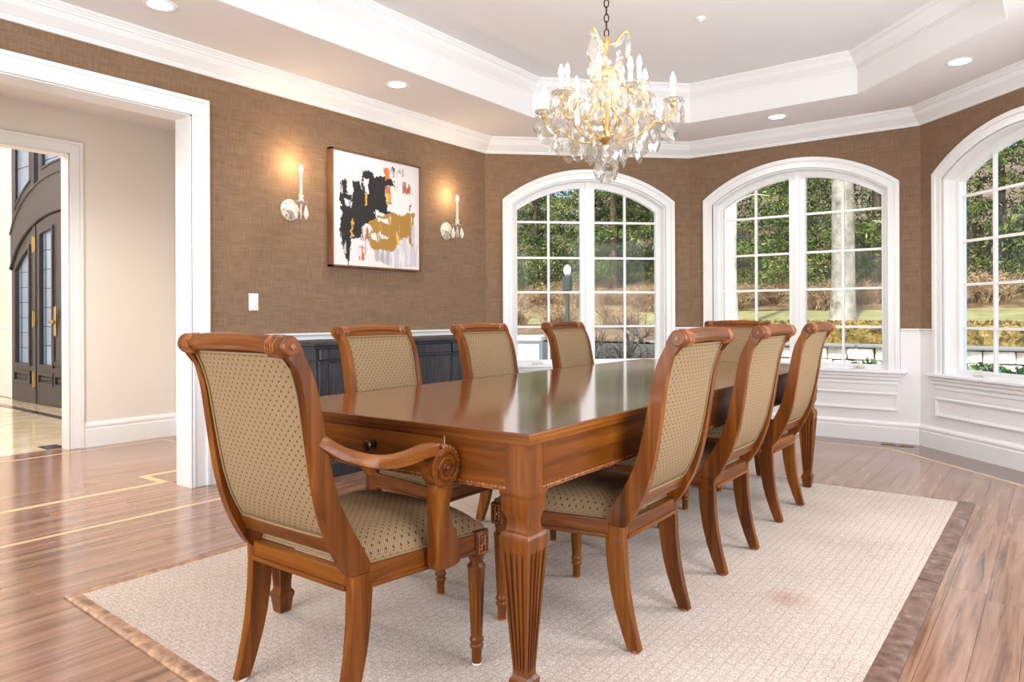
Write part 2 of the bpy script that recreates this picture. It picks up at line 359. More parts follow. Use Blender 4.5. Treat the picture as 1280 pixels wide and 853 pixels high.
# --- window geometry (local: x centred, y into room, z up)
W_HALF, W_SILL = 0.765, 0.60
CZ = 1.13                      # arc centre height
R_IN = 1.262; R_OUT = 1.345; R_GL = 1.188
def arc_z(x, R): return CZ+math.sqrt(max(0, R*R-x*x))
def wall_with_window(name, P, Q, wt=0.20):
    loc, rz, L = wall_frame(P, Q); bm = bmesh.new(); c = L/2; e = 0.10
    add_box(bm, -e, c-W_HALF, -wt, 0, -0.2, ZC+0.15); add_box(bm, c+W_HALF, L+e, -wt, 0, -0.2, ZC+0.15)
    add_box(bm, c-W_HALF, c+W_HALF, -wt, 0, -0.2, W_SILL-0.02)
    n = 28; xs = [-W_HALF+2*W_HALF*i/n for i in range(n+1)]
    poly = [(c+x, arc_z(x, R_IN)) for x in xs]+[(c+W_HALF, ZC+0.15), (c-W_HALF, ZC+0.15)]
    add_prism(bm, poly, -wt, 0, 'y')
    o = bm_obj(name, bm, 'grasscloth', loc=loc, rz=rz); tag(o, kind='structure'); return o
def solid_wall(name, P, Q, m, z0=-0.2, z1=ZC+0.15, wt=0.20, holes=()):
    """holes: (x0,x1,z0,z1) in wall coordinates"""
    loc, rz, L = wall_frame(P, Q); bm = bmesh.new(); x = 0
    for (a, b, c, d) in sorted(holes):
        add_box(bm, x, a, -wt, 0, z0, z1)
        if c > z0+0.01: add_box(bm, a, b, -wt, 0, z0, c)
        add_box(bm, a, b, -wt, 0, d, z1); x = b
    add_box(bm, x, L, -wt, 0, z0, z1)
    o = bm_obj(name, bm, m, loc=loc, rz=rz); tag(o, kind='structure'); return o
OP0, OP1, OPZ = 0.10, 2.38, 2.345          # doorway to the hall (y range, head height)
wl = solid_wall('wall_left', A, (A[0], YB), 'grasscloth', wt=WT, holes=[(A[1]-OP1, A[1]-OP0, -0.2, OPZ)])
wb = wall_with_window('wall_bay_left', B, A); wf = wall_with_window('wall_far', C, B); wr = wall_with_window('wall_bay_right', D, C)
solid_wall('wall_right', (D[0], YB), D, 'grasscloth', holes=[(1.45-0.75-YB, 1.45+0.75-YB, 0.6, 2.4), (3.75-0.75-YB, 3.75+0.75-YB, 0.6, 2.4)])  # both openings made up for the unseen side fill lamps
solid_wall('wall_back', (A[0]-0.2, YB), (D[0]+0.2, YB), 'grasscloth', holes=[(-3.4-A[0]+0.2, -0.4-A[0]+0.2, 0.45, 2.45)])  # opening made up for the unseen rear fill lamp
# --- ceiling: soffit ring with an octagonal tray
TR = [(-3.545, 4.955), (-3.545, 0.2), (-2.56, -0.8), (-1.205, -0.8), (-0.22, 0.2), (-0.22, 4.955), (-1.205, 5.955), (-2.56, 5.955)]
OUT = [A, (A[0], YB), (-2.56, YB), (-1.205, YB), (D[0], YB), D, C, B]
bm = bmesh.new(); vo = [bm.verts.new((x, y, ZC)) for x, y in OUT]; vi = [bm.verts.new((x, y, ZC)) for x, y in TR]
vt = [bm.verts.new((x, y, ZT+0.02)) for x, y in TR]; n = 8
for i in range(n):
    j = (i+1) % n; bm.faces.new((vo[i], vo[j], vi[j], vi[i])); bm.faces.new((vi[i], vi[j], vt[j], vt[i]))
ceil = bm_obj('ceiling', bm, 'ceiling_paint', recalc=True); tag(ceil, kind='structure')
bm = bmesh.new(); add_prism(bm, [(x, y) for x, y in TR], ZT, ZT+0.05, 'z'); ct = bm_obj('tray_top', bm, 'ceiling_top_paint', ceil)
# --- crown mouldings (profiles are closed polygons: inward, z)
def crown_prof(zb, zt, pr):
    h = zt-zb; P = [(0, 0), (0.016, 0), (0.016, 0.10), (0.024, 0.10), (0.024, 0.18), (0.030, 0.20), (0.045, 0.30), (0.075, 0.50), (0.088, 0.66), (0.092, 0.72), (0.104, 0.72), (0.104, 0.80), (0.112, 0.82), (0.122, 0.90), (0.13, 0.90), (0.13, 1.0), (0, 1.0)]
    return [(a/0.13*pr, zb+b*h) for a, b in P]
path_room = [(D[0], YB), D, C, B, A, (A[0], YB)]
bm = bmesh.new(); add_sweep(bm, path_room, crown_prof(2.613, ZC, 0.13)); tag(bm_obj('trim_1', bm, 'trim_white'), kind='structure')
def ccw(p): return sum(p[i][0]*p[(i+1) % len(p)][1]-p[(i+1) % len(p)][0]*p[i][1] for i in range(len(p))) > 0
TRc = TR if ccw(TR) else list(reversed(TR))
bm = bmesh.new(); add_sweep(bm, TRc, [(0.004+a, z) for a, z in crown_prof(2.935, ZT, 0.11)], True); tag(bm_obj('trim_2', bm, 'trim_white'), kind='structure')
bm = bmesh.new(); add_sweep(bm, TRc, [(0.0, ZC-0.001), (0.012, ZC-0.001), (0.012, ZT-0.002), (0.0, ZT-0.002)], True); tag(bm_obj('trim_3', bm, 'trim_white'), kind='structure')
# roof over the house keeps the sky out
RO = bmesh.new(); add_prism(RO, [(-13.2, -1.4), (-6.2, -1.4), (-6.2, 4.0), (-13.2, 4.0)], 5.3, 5.45, 'z'); 
tag(bm_obj('roof', RO, 'roofing'), kind='structure')
RO = bmesh.new(); add_prism(RO, [(-6.3, -1.95), (0.85, -1.95), (0.85, 5.4), (-0.7, 7.0), (-3.1, 7.0), (-4.6, 5.5), (-4.6, 3.6), (-6.3, 3.6)], 3.13, 3.25, 'z'); tag(bm_obj('ceiling_deck', RO, 'roofing'), kind='structure')
# --- baseboards, wainscot, chair rail
def base_prof(h=0.175): return [(0, 0), (0.020, 0), (0.020, h*0.70), (0.016, h*0.73), (0.016, h*0.80), (0.020, h*0.82), (0.018, h*0.90), (0.008, h*0.97), (0.006, h), (0, h)]
WZ = 0.952
def sweep_obj(name, path, prof, m, parent=None, kind=None):
    bm = bmesh.new(); add_sweep(bm, path, prof); o = bm_obj(name, bm, m, parent)
    if kind: tag(o, kind=kind)
    return o
CAS = 0.105
bl = sweep_obj('baseboard_left', [A, (A[0], OP1+CAS)], [(a+0.012, z) for a, z in base_prof()], 'trim_white', kind='structure')
bp = [(a+0.012, z) for a, z in base_prof()]
sweep_obj('baseboard_far', [(D[0], YB), D, C, B, A], bp, 'trim_white', kind='structure')
rail_prof = [(0, WZ-0.045), (0.010, WZ-0.045), (0.012, WZ-0.03), (0.020, WZ-0.018), (0.030, WZ-0.012), (0.030, WZ), (0, WZ)]
sweep_obj('trim_4', [A, (A[0], OP1+CAS)], rail_prof, 'trim_white', kind='structure')
def wainscot(wall, P, Q, window=True, x_end=None):
    loc, rz, L = wall_frame(P, Q); c = L/2; wo = W_HALF+0.085
    bm = bmesh.new(); t = 0.012
    if window:
        add_box(bm, 0, c-wo, 0, t, 0, WZ-0.02); add_box(bm, c+wo, L, 0, t, 0, WZ-0.02); add_box(bm, c-wo, c+wo, 0, t, 0, W_SILL-0.02)
    else: add_box(bm, 0, x_end or L, 0, t, 0, WZ-0.02)
    o = bm_obj('wainscot', bm, 'trim_white', wall)
    bm = bmesh.new()
    if window:
        for a, b in ((0.0, c-wo), (c+wo, L)): 
            add_box(bm, a, b, 0, 0.030, WZ-0.014, WZ, 0.004); add_box(bm, a, b, 0, 0.020, WZ-0.032, WZ-0.014, 0.003); add_box(bm, a, b, 0, 0.015, WZ-0.046, WZ-0.032)
        bm_obj('chair_rail', bm, 'trim_white', wall)
    # picture-frame moulding of the panels
    def frame(x0, x1, z0, z1):
        bm = bmesh.new(); o0 = [(x0, z0), (x1, z0), (x1, z1), (x0, z1)]; w = 0.022
        i0 = [(x0+w, z0+w), (x1-w, z0+w), (x1-w, z1-w), (x0+w, z1-w)]; add_ring(bm, o0, i0, t, t+0.009)
        o1 = [(x0+0.004, z0+0.004), (x1-0.004, z0+0.004), (x1-0.004, z1-0.004), (x0+0.004, z1-0.004)]; i1 = [(x0+0.012, z0+0.012), (x1-0.012, z0+0.012), (x1-0.012, z1-0.012), (x0+0.012, z1-0.012)]; add_ring(bm, o1, i1, t, t+0.016)
        bm_obj('panel_moulding', bm, 'trim_white', wall)
    if window:
        frame(c-wo+0.02, c+wo-0.02, 0.262, 0.412)
        bm = bmesh.new(); add_box(bm, c-wo+0.01, c+wo-0.01, t, t+0.014, 0.478, 0.500, 0.004); add_box(bm, c-wo+0.01, c+wo-0.01, t, t+0.006, 0.43, 0.478); bm_obj('apron_ledge', bm, 'trim_white', wall)
    return o
wainscot(wb, B, A); wainscot(wf, C, B); wainscot(wr, D, C); wainscot(wl, A, (A[0], OP1), False, A[1]-OP1-CAS)

# --- arched windows
def arch_outline(x0, x1, zb, R, n=16):
    pts = [(x0, zb), (x1, zb)]
    for i in range(n+1):
        x = x1+(x0-x1)*i/n; pts.append((x, arc_z(x, R)))
    return pts
MUNZ = [0.962, 1.298, 1.634, 1.983]
def make_window(name, P, Q):
    loc, rz, L = wall_frame(P, Q); d = (Vector(Q)-Vector(P)).normalized()
    e = empty(name, (P[0]+d.x*L/2, P[1]+d.y*L/2, 0), rz); tag(e, kind='structure')
    # casing : swept around the arch (stepped profile rings)
    bm = bmesh.new()
    def out(w_, R, zb): 
        n = 30; p = [(-w_, zb)]
        for i in range(n+1):
            x = -w_+2*w_*i/n; p.append((x, arc_z(x, R)))
        p.append((w_, zb)); return p
    def strip(w0, R0, w1, R1, y0, y1):
        a = out(w0, R0, W_SILL); b = out(w1, R1, W_SILL); n = len(a)
        V = [[bm.verts.new((x, y, z)) for x, z in Lp] for Lp, y in ((a, y0), (b, y0), (a, y1), (b, y1))]
        for i in range(n-1):
            j = i+1
            for q in ((V[0][i], V[0][j], V[1][j], V[1][i]), (V[2][i], V[3][i], V[3][j], V[2][j]), (V[0][i], V[2][i], V[2][j], V[0][j]), (V[1][i], V[1][j], V[3][j], V[3][i])): bm.faces.new(q)
    strip(W_HALF-0.004, R_IN-0.004, 0.845, R_OUT, 0.0, 0.018); strip(0.815, R_OUT-0.03, 0.848, R_OUT+0.004, 0.0, 0.034); strip(W_HALF-0.004, R_IN-0.004, 0.785, R_IN+0.018, 0.0, 0.026)
    bm_obj('casing', bm, 'trim_white', e)
    bm = bmesh.new(); strip(W_HALF-0.018, R_IN-0.018, W_HALF+0.002, R_IN+0.002, -0.19, 0.002); bm_obj('jamb_lining', bm, 'trim_white', e)
    bm = bmesh.new(); add_box(bm, -0.90, 0.90, -0.19, 0.062, W_SILL-0.024, W_SILL, 0.007, 2); add_box(bm, -0.87, 0.87, 0.012, 0.040, W_SILL-0.055, W_SILL-0.024, 0.006); add_box(bm, -0.865, 0.865, 0.012, 0.028, W_SILL-0.085, W_SILL-0.055, 0.004); bm_obj('sill', bm, 'trim_white', e)
    yg = -0.12
    bm = bmesh.new(); add_box(bm, -0.022, 0.022, yg-0.03, yg+0.05, W_SILL, arc_z(0, R_IN-0.012)); bm_obj('mullion', bm, 'trim_white', e)
    pane_i = 0
    for s in (-1, 1):
        a, b = (0.022, W_HALF-0.018) if s > 0 else (-(W_HALF-0.018), -0.022)
        ga, gb = (0.071, 0.695) if s > 0 else (-0.695, -0.071)
        bm = bmesh.new(); add_ring(bm, arch_outline(a, b, W_SILL, R_IN-0.018), arch_outline(ga, gb, 0.64, R_GL), yg-0.02, yg+0.03)
        q = 0.012; add_ring(bm, arch_outline(ga-q, gb+q, 0.64-q, R_GL+q), arch_outline(ga-0.001, gb+0.001, 0.639, R_GL+0.001), yg+0.012, yg+0.038)
        sash = bm_obj('sash', bm, 'trim_white', e)
        gm = (ga+gb)/2; mw = 0.010
        bm = bmesh.new(); add_box(bm, gm-mw, gm+mw, yg-0.01, yg+0.016, 0.64, min(arc_z(gm-mw, R_GL), arc_z(gm+mw, R_GL))); bm_obj('muntin', bm, 'trim_white', sash)
        for z in MUNZ: box('muntin', ga, gb, yg-0.008, yg+0.014, z-mw, z+mw, 'trim_white', sash)
        zs = [0.64]+MUNZ
        for ci, (c0, c1) in enumerate(((ga, gm-mw), (gm+mw, gb))):
            for ri in range(5):
                z0 = zs[ri]+(mw if ri else 0); bm = bmesh.new()
                if ri < 4: add_box(bm, c0, c1, yg-0.002, yg+0.002, z0, zs[ri+1]-mw)
                else:
                    pts = [(c0, z0), (c1, z0)]+[(c1+(c0-c1)*i/8, max(z0+0.003, arc_z(c1+(c0-c1)*i/8, R_GL))) for i in range(9)]
                    add_prism(bm, pts, yg-0.002, yg+0.002, 'y')
                bm_obj('pane', bm, 'window_glass', sash)
        # crank handle at the foot of each sash
        hx = (ga+gb)/2+0.12*s; bm = bmesh.new(); add_box(bm, hx-0.05, hx+0.05, yg+0.03, yg+0.05, W_SILL, W_SILL+0.014, 0.004); add_box(bm, hx-0.06, hx+0.03, yg+0.045, yg+0.06, W_SILL+0.010, W_SILL+0.020, 0.004)
        bm_obj('crank_handle', bm, 'white_metal', sash)
    return e
make_window('window_1', B, A); make_window('window_2', C, B); make_window('window_3', D, C)

# --- floor: base slab, oak boards, inlays
fl = box('floor', A[0]-0.3, D[0]+0.1, YB-0.1, 6.9, -0.2, -0.012, 'floor_base'); tag(fl, kind='structure')
def y_far(x):
    return min(6.72, 5.29+(x-A[0])*1.42/1.44+0.02, 5.29+(D[0]-x)*1.42/1.44+0.02)
bm = bmesh.new(); add_box(bm, -0.5, 0.5, -0.5, 0.5, -0.5, 0.5); me_board = bpy.data.meshes.new('floor_board'); bmesh.ops.recalc_face_normals(bm, faces=bm.faces); bm.to_mesh(me_board); bm.free(); me_board.materials.append(MATS['oak'])
me_board2 = me_board.copy(); me_board2.materials.clear(); me_board2.materials.append(MATS['oak_edge'])
def boards(parent, x0, x1, y0, yfun, wd, lo=1.0, hi=2.3, xoff=0, me=None):
    x = x0
    while x < x1-0.01:
        xe = min(x+wd, x1); y = y0-random.random()*1.2; ym = yfun((x+xe)/2)
        while y < ym-0.02:
            ln = random.uniform(lo, hi); ye = min(y+ln, ym); ya = max(y, y0)
            if ye > ya+0.02 and ym-ye < 0.25: ye = ym
            if ye > ya+0.02:
                dark = me
                o = bpy.data.objects.new('floor_board', dark or me_board); COL.objects.link(o); o.parent = parent
                o.location = ((x+xe)/2, (ya+ye)/2, -0.006); o.scale = (xe-x-0.0012, ye-ya-0.0012, 0.012)
            y = ye if ye > y else y+ln
        x = xe
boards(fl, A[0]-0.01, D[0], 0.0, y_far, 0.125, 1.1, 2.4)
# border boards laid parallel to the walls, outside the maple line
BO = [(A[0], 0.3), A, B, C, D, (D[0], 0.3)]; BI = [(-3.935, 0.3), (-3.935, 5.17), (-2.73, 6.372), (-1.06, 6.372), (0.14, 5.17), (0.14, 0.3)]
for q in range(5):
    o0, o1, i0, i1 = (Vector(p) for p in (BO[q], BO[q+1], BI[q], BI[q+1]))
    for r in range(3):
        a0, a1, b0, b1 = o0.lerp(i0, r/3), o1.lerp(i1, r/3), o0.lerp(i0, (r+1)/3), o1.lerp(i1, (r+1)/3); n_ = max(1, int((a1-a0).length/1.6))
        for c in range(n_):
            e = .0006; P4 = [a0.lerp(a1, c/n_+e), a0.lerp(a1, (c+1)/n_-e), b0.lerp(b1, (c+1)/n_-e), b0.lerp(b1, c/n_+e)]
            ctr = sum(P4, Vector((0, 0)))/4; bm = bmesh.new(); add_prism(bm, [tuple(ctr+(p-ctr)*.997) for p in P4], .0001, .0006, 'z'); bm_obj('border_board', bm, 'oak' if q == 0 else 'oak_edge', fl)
def inlay(parent, pts, w_=0.032, z=0.0009, m='inlay_maple'):
    P = [Vector(p) for p in pts]; off = []
    for i in range(len(P)):                      # mitred half-width at each corner
        d0 = (P[i]-P[i-1]).normalized() if i else (P[1]-P[0]).normalized(); d1 = (P[i+1]-P[i]).normalized() if i < len(P)-1 else d0
        n0, n1 = Vector((-d0.y, d0.x)), Vector((-d1.y, d1.x)); b = (n0+n1).normalized(); off.append(b*(w_/2/max(.3, b.dot(n0))))
    for i in range(len(P)-1):
        bm = bmesh.new(); Q = [P[i]+off[i], P[i]-off[i], P[i+1]-off[i+1], P[i+1]+off[i+1]]; add_prism(bm, [(a.x, a.y) for a in Q], z-0.0007, z, 'z'); bm_obj('inlay_strip', bm, m, parent)
inlay(fl, [(-3.935, 0.3), (-3.935, 5.17), (-2.73, 6.372), (-1.06, 6.372), (0.14, 5.17), (0.14, 0.3)])
# vents let into the floor at the foot of the far wall
for xa in (-1.165, -1.04):
    vt_ = empty('floor_vent', (xa+0.055, 6.585, 0.001)); tag(vt_, 'wooden floor vent with slots at the foot of the bay wall', 'vent', 'floor vents by the bay corner')
    bm = bmesh.new(); add_ring(bm, [(-0.058, -0.045), (0.058, -0.045), (0.058, 0.045), (-0.058, 0.045)], [(-0.046, -0.03), (0.046, -0.03), (0.046, 0.03), (-0.046, 0.03)], 0, 0.004)
    for v in bm.verts: v.co = Vector((v.co.x, v.co.z, v.co.y))
    bm_obj('frame', bm, 'oak_edge', vt_)
    for i in range(7): box('slat', -0.046, 0.046, -0.027+i*0.009-0.002, -0.027+i*0.009+0.002, 0, 0.003, 'brass', vt_)

# --- hall and foyer beyond the doorway
HX = -6.385; HY = 3.335
hf = box('floor_hall', HX-0.17, A[0]-0.16, -1.0, HY+0.1, -0.2, -0.012, 'floor_base'); tag(hf, kind='structure')
boards(hf, HX-0.12, A[0]-0.012, 0.6, lambda x: HY+0.02 if x < A[0]-WT-0.05 else OP1+0.01, 0.12, 1.2, 2.6)
inlay(hf, [(-6.235, 0.6), (-6.235, 3.165), (-5.2, 3.165)], 0.03)
inlay(hf, [(-4.63, 0.6), (-4.63, 2.345), (-4.90, 2.345), (-4.90, 3.0)], 0.05)
solid_wall('wall_hall', (HX, HY), (HX, -1.0), 'hall_paint', wt=0.12, holes=[(HY-2.472, HY-0.3, -0.2, 2.405)])
solid_wall('wall_hall_end', (A[0]-WT+0.005, HY), (HX-0.16, HY), 'hall_paint', wt=0.16)
box_h = box('wall_hall_side', A[0]-WT-0.006, A[0]-WT, OP1, HY, 0, ZC, 'hall_paint'); tag(box_h, kind='structure')
bm = bmesh.new(); add_box(bm, HX-0.16, A[0]-WT+0.05, -1.0, HY+0.1, ZC, ZC+0.1); tag(bm_obj('ceiling_hall', bm, 'ceiling_paint'), kind='structure')
solid_wall('wall_hall_back', (HX, -1.0), (A[0]-WT, -1.0), 'hall_paint', wt=0.1)
sweep_obj('baseboard_hall', [(A[0]-WT-0.006, OP1+0.0), (A[0]-WT-0.006, HY), (HX, HY), (HX, 2.472+0.093)], base_prof(0.205), 'trim_white', kind='structure')
# casings of the two doorways : stepped boards with a head
def doorway(name, x_face, sgn, y0, y1, zh, cw, depth):
    e = empty(name, (x_face, 0, 0)); tag(e, kind='structure')
    def bx(n_, ya, yb, za, zb):
        bm = bmesh.new(); s = sgn
        def bb(p0, p1, a, b, c, d): add_box(bm, min(p0*s, p1*s), max(p0*s, p1*s), a, b, c, d, 0.003)
        bb(0, 0.020, ya, yb, za, zb); return bm, bb
    for nm, side in (('casing', 1), ('casing', -1)):
        ya, yb = (y1-0.006, y1+cw) if side > 0 else (y0-cw, y0+0.006); bm, bb = bx(nm, ya, yb, 0, zh-0.004)
        yo = yb if side > 0 else ya; bb(0, 0.036, yo-0.024 if side > 0 else yo, yo if side > 0 else yo+0.024, 0, zh+cw-0.02)
        yi = ya if side > 0 else yb; bb(0, 0.027, yi if side > 0 else yi-0.016, yi+0.016 if side > 0 else yi, 0, zh)
        bm_obj(nm, bm, 'trim_white', e)
    bm, bb = bx('head', y0-cw, y1+cw, zh-0.006, zh+cw); bb(0, 0.036, y0-cw, y1+cw, zh+cw-0.024, zh+cw); bb(0, 0.027, y0, y1, zh-0.006, zh+0.010); bm_obj('head_casing', bm, 'trim_white', e)
    bm = bmesh.new(); s = -sgn
    for (a, b, c, d) in ((y1-0.014, y1+0.002, 0, zh), (y0-0.002, y0+0.014, 0, zh), (y0, y1, zh-0.014, zh+0.002)): add_box(bm, min(-s*0.012, s*depth), max(-s*0.012, s*depth), a, b, c, d)
    bm_obj('jamb', bm, 'trim_white', e); return e
doorway('trim_5', A[0], 1, OP0, OP1, OPZ, 0.105, WT+0.004); doorway('trim_6', HX, 1, 0.3, 2.472, 2.405, 0.093, 0.124)
# foyer
ff = box('floor_foyer', -13.0, HX-0.14, -1.0, 3.66, -0.2, -0.004, 'marble'); tag(ff, kind='structure')
for a in ([(-12.5, 3.27), (-8.0, 3.19)],): inlay(ff, a, 0.09, -0.0005, 'marble_dark')
box('threshold_inlay', HX-0.36, HX-0.16, 2.36, 2.50, -0.003, 0.0008, 'marble_dark', ff)
solid_wall('wall_foyer_front', (HX-0.1, 3.64), (-13.0, 3.64), 'hall_paint', z1=5.2, wt=0.2, holes=[(10.95-6.485+0.0-3.05, 10.95-6.485, -0.2, 4.3)])
solid_wall('wall_foyer_side', (-12.6, 3.64), (-12.6, -1.0), 'hall_paint', z1=5.2, wt=0.2); solid_wall('wall_foyer_back', (-12.8, -1.0), (HX, -1.0), 'hall_paint', z1=5.2, wt=0.2)
bm = bmesh.new(); add_box(bm, HX-0.16, HX-0.0, -1.0, 3.6, ZC+0.1, 5.2); tag(bm_obj('wall_foyer_upper', bm, 'hall_paint'), kind='structure')
bm = bmesh.new(); add_box(bm, -13.0, HX, -1.0, 3.8, 5.2, 5.28); tag(bm_obj('ceiling_foyer', bm, 'ceiling_paint'), kind='structure')
bm = bmesh.new(); add_box(bm, -11.22, -10.92, 3.59, 3.67, 0, 4.4, 0.005); add_box(bm, -11.12, -11.0, 3.57, 3.59, 0, 4.4, 0.004); tag(bm_obj('trim_7', bm, 'trim_white'), kind='structure')
bm = bmesh.new(); add_box(bm, -12.6, -11.22, 3.605, 3.64, 0, 0.95, 0.003); add_box(bm, -12.6, -11.22, 3.59, 3.64, 0.92, 0.96, 0.004); add_box(bm, -12.6, -11.22, 3.585, 3.64, 0, 0.2, 0.004); tag(bm_obj('trim_8', bm, 'trim_white'), kind='structure')
# front door : arched pair with sidelight, transom and leaded glass
FX0 = -10.92; FXC = -9.37; FW = 3.1
def arc_door(x, z0, rise):     # elliptical head line
    u = (x-FXC)/1.55; return z0+rise*math.sqrt(max(0, 1-min(1, u*u*0.92)))
fd = empty('door_1', (0, 3.57, 0)); tag(fd, kind='structure')
fd['label'] = 'dark painted arched front door with leaded glass, sidelight and transom'
def door_poly(name, x0, x1, zb, top, y0, y1, m, parent, hole=None, n=10):
    """panel between zb and top(x); hole=(hx0,hx1,hz,htop)"""
    bm = bmesh.new()
    def outl(a, b, z, t): return [(a, z), (b, z)]+[(b+(a-b)*i/n, t(b+(a-b)*i/n)) for i in range(n+1)]
    if hole: add_ring(bm, outl(x0, x1, zb, top), outl(*hole), y0, y1)
    else: add_prism(bm, outl(x0, x1, zb, top), y0, y1, 'y')
    return bm_obj(name, bm, m, parent)
T1 = lambda x: arc_door(x, 1.42, 0.90)          # head of leaves
T2 = lambda x: arc_door(x, 1.93, 0.90)          # foot of the transom
# arched transom rail between leaves and transom lights
bm = bmesh.new(); n = 24; xs = [FX0+3.1*i/n for i in range(n+1)]
lo_ = [(x, T1(x)+0.012) for x in xs]; hi_ = [(x, T2(x)) for x in xs]; add_prism(bm, lo_+list(reversed(hi_)), -0.05, 0.05, 'y'); add_tube(bm, [(x, -0.05, T1(x)+0.03) for x in xs], 0.018, 6); add_tube(bm, [(x, -0.05, T2(x)-0.03) for x in xs], 0.018, 6)
bm_obj('transom_rail', bm, 'door_paint', fd)
def glazed(x0, x1, hx0, hx1, zb, hz, drop, nm):
    lf = door_poly(nm, x0, x1, zb, T1, -0.035, 0.035, 'door_paint', fd, (hx0, hx1, hz, lambda x: T1(x)-drop))
    bm = bmesh.new()
    def outl(a, b, z, dr): return [(a, z), (b, z)]+[(b+(a-b)*i/10, T1(b+(a-b)*i/10)-dr) for i in range(11)]
    add_ring(bm, outl(hx0-0.03, hx1+0.03, hz-0.03, drop-0.03), outl(hx0+0.006, hx1-0.006, hz+0.006, drop+0.006), -0.055, -0.03); bm_obj('glass_bead', bm, 'door_paint', lf)
    door_poly('leaded_pane', hx0, hx1, hz, lambda x: T1(x)-drop, -0.006, 0.006, 'leaded_glass', lf)
    bm = bmesh.new(); k_ = 7; zt = T1((hx0+hx1)/2)-drop
    for i in range(1, k_): z = hz+(zt-hz)*i/k_; add_box(bm, hx0, hx1, -0.011, -0.004, z-0.004, z+0.004)
    for f_ in (0.22, 0.78): add_box(bm, hx0+(hx1-hx0)*f_-0.004, hx0+(hx1-hx0)*f_+0.004, -0.011, -0.004, hz, zt-0.05)
    bm_obj('lead_came', bm, 'dark_bronze', lf); return lf
def raised(lf, x0, x1, z0, z1):
    bm = bmesh.new(); q = lambda a: [(x0+a, z0+a), (x1-a, z0+a), (x1-a, z1-a), (x0+a, z1-a)]
    add_ring(bm, q(0), q(0.035), -0.06, -0.03); add_box(bm, x0+0.07, x1-0.07, -0.05, -0.03, z0+0.06, z1-0.06, 0.012); bm_obj('raised_panel', bm, 'door_paint', lf)
sl = glazed(FX0, -10.19, -10.76, -10.31, 0.0, 0.49, 0.20, 'sidelight'); raised(sl, -10.80, -10.27, 0.24, 0.40)
lf = glazed(-10.11, -8.87, -9.97, -9.60, 0.003, 0.49, 0.16, 'door_leaf'); raised(lf, -10.02, -9.56, 0.24, 0.40); raised(lf, -9.52, -9.2, 0.24, 0.40)
bm = bmesh.new(); add_box(bm, -9.60, -9.05, -0.05, 0.0, 0.49, 1.12, 0.01); add_box(bm, -9.56, -9.50, -0.075, -0.04, 0.55, 1.06, 0.012); add_box(bm, -9.44, -9.15, -0.07, -0.04, 0.55, 1.06, 0.012); bm_obj('lock_panel', bm, 'door_paint', lf)
bm = bmesh.new(); add_tube(bm, catmull([(-9.53, -0.07, 1.02), (-9.49, -0.12, 1.02), (-9.42, -0.12, 1.03), (-9.36, -0.12, 1.0)], 4), 0.016, 8); add_box(bm, -9.46, -9.40, -0.085, -0.07, 0.85, 1.2, 0.006); bm_obj('handle', bm, 'brass', lf)
box('hinge_post', -10.19, -10.11, -0.045, 0.05, 0, T1(-10.15), 'door_paint', fd)
for z in (0.30, 1.05, 1.98):
    bm = bmesh.new(); add_box(bm, -10.17, -10.11, -0.055, -0.04, z-0.09, z+0.09, 0.004); add_lathe(bm, [(0.012, z-0.10), (0.012, z+0.10)], 8, (-10.14, -0.06)); bm_obj('hinge', bm, 'brass', fd)
for (x0, x1) in ((FX0+0.02, -10.16), (-10.02, -8.75), (-8.6, -7.9)):
    lt = door_poly('transom_frame', x0, x1, 4.2, lambda x: T2(x), -0.04, 0.04, 'door_paint', fd, (x0+0.11, x1-0.11, 4.1, lambda x: T2(x)+0.11))
    door_poly('leaded_pane', x0+0.11, x1-0.11, 4.1, lambda x: T2(x)+0.11, -0.005, 0.005, 'leaded_glass', lt)
    bm = bmesh.new(); add_tube(bm, [(x0+0.11+(x1-x0-0.22)*i/8, -0.04, T2(x0+0.11+(x1-x0-0.22)*i/8)+0.11) for i in range(9)], 0.018, 6); add_tube(bm, [(x0+0.11, -0.04, T2(x0+0.11)+0.11), (x0+0.11, -0.04, 4.1)], 0.018, 6); add_tube(bm, [(x1-0.11, -0.04, T2(x1-0.11)+0.11), (x1-0.11, -0.04, 4.1)], 0.018, 6); bm_obj('glass_bead', bm, 'door_paint', lt)
    bm = bmesh.new()
    for i in range(1, 5): z = 2.7+0.3*i; add_box(bm, x0+0.11, x1-0.11, -0.011, -0.004, z-0.004, z+0.004)
    bm_obj('lead_came', bm, 'dark_bronze', lt)

# ================================================================== LIGHT FITTINGS
def downlight(x, y, z, e, label, vis=True):
    t = empty('recessed_light', (x, y, z)); tag(t, label, 'ceiling light', 'recessed ceiling lights')
    bm = bmesh.new(); add_lathe(bm, [(0.062, 0.0), (0.066, -0.004), (0.082, -0.005), (0.086, -0.001), (0.086, 0.002)][::-1], 28, caps=False); bm_obj('trim_ring', bm, 'trim_white', t, True)
    bm = bmesh.new(); add_lathe(bm, [(0.064, -0.0015), (0.064, 0.0015)], 24); bm_obj('lens', bm, 'downlight', t)
    d = bpy.data.lights.new('recessed_light_lamp', 'SPOT'); d.energy = e; d.spot_size = math.radians(135); d.spot_blend = 1.0; d.shadow_soft_size = 0.06; d.color = (1.0, 0.955, 0.90)
    o = bpy.data.objects.new('recessed_light_lamp', d); COL.objects.link(o); o.parent = t; o.location = (0, 0, -0.03); return t
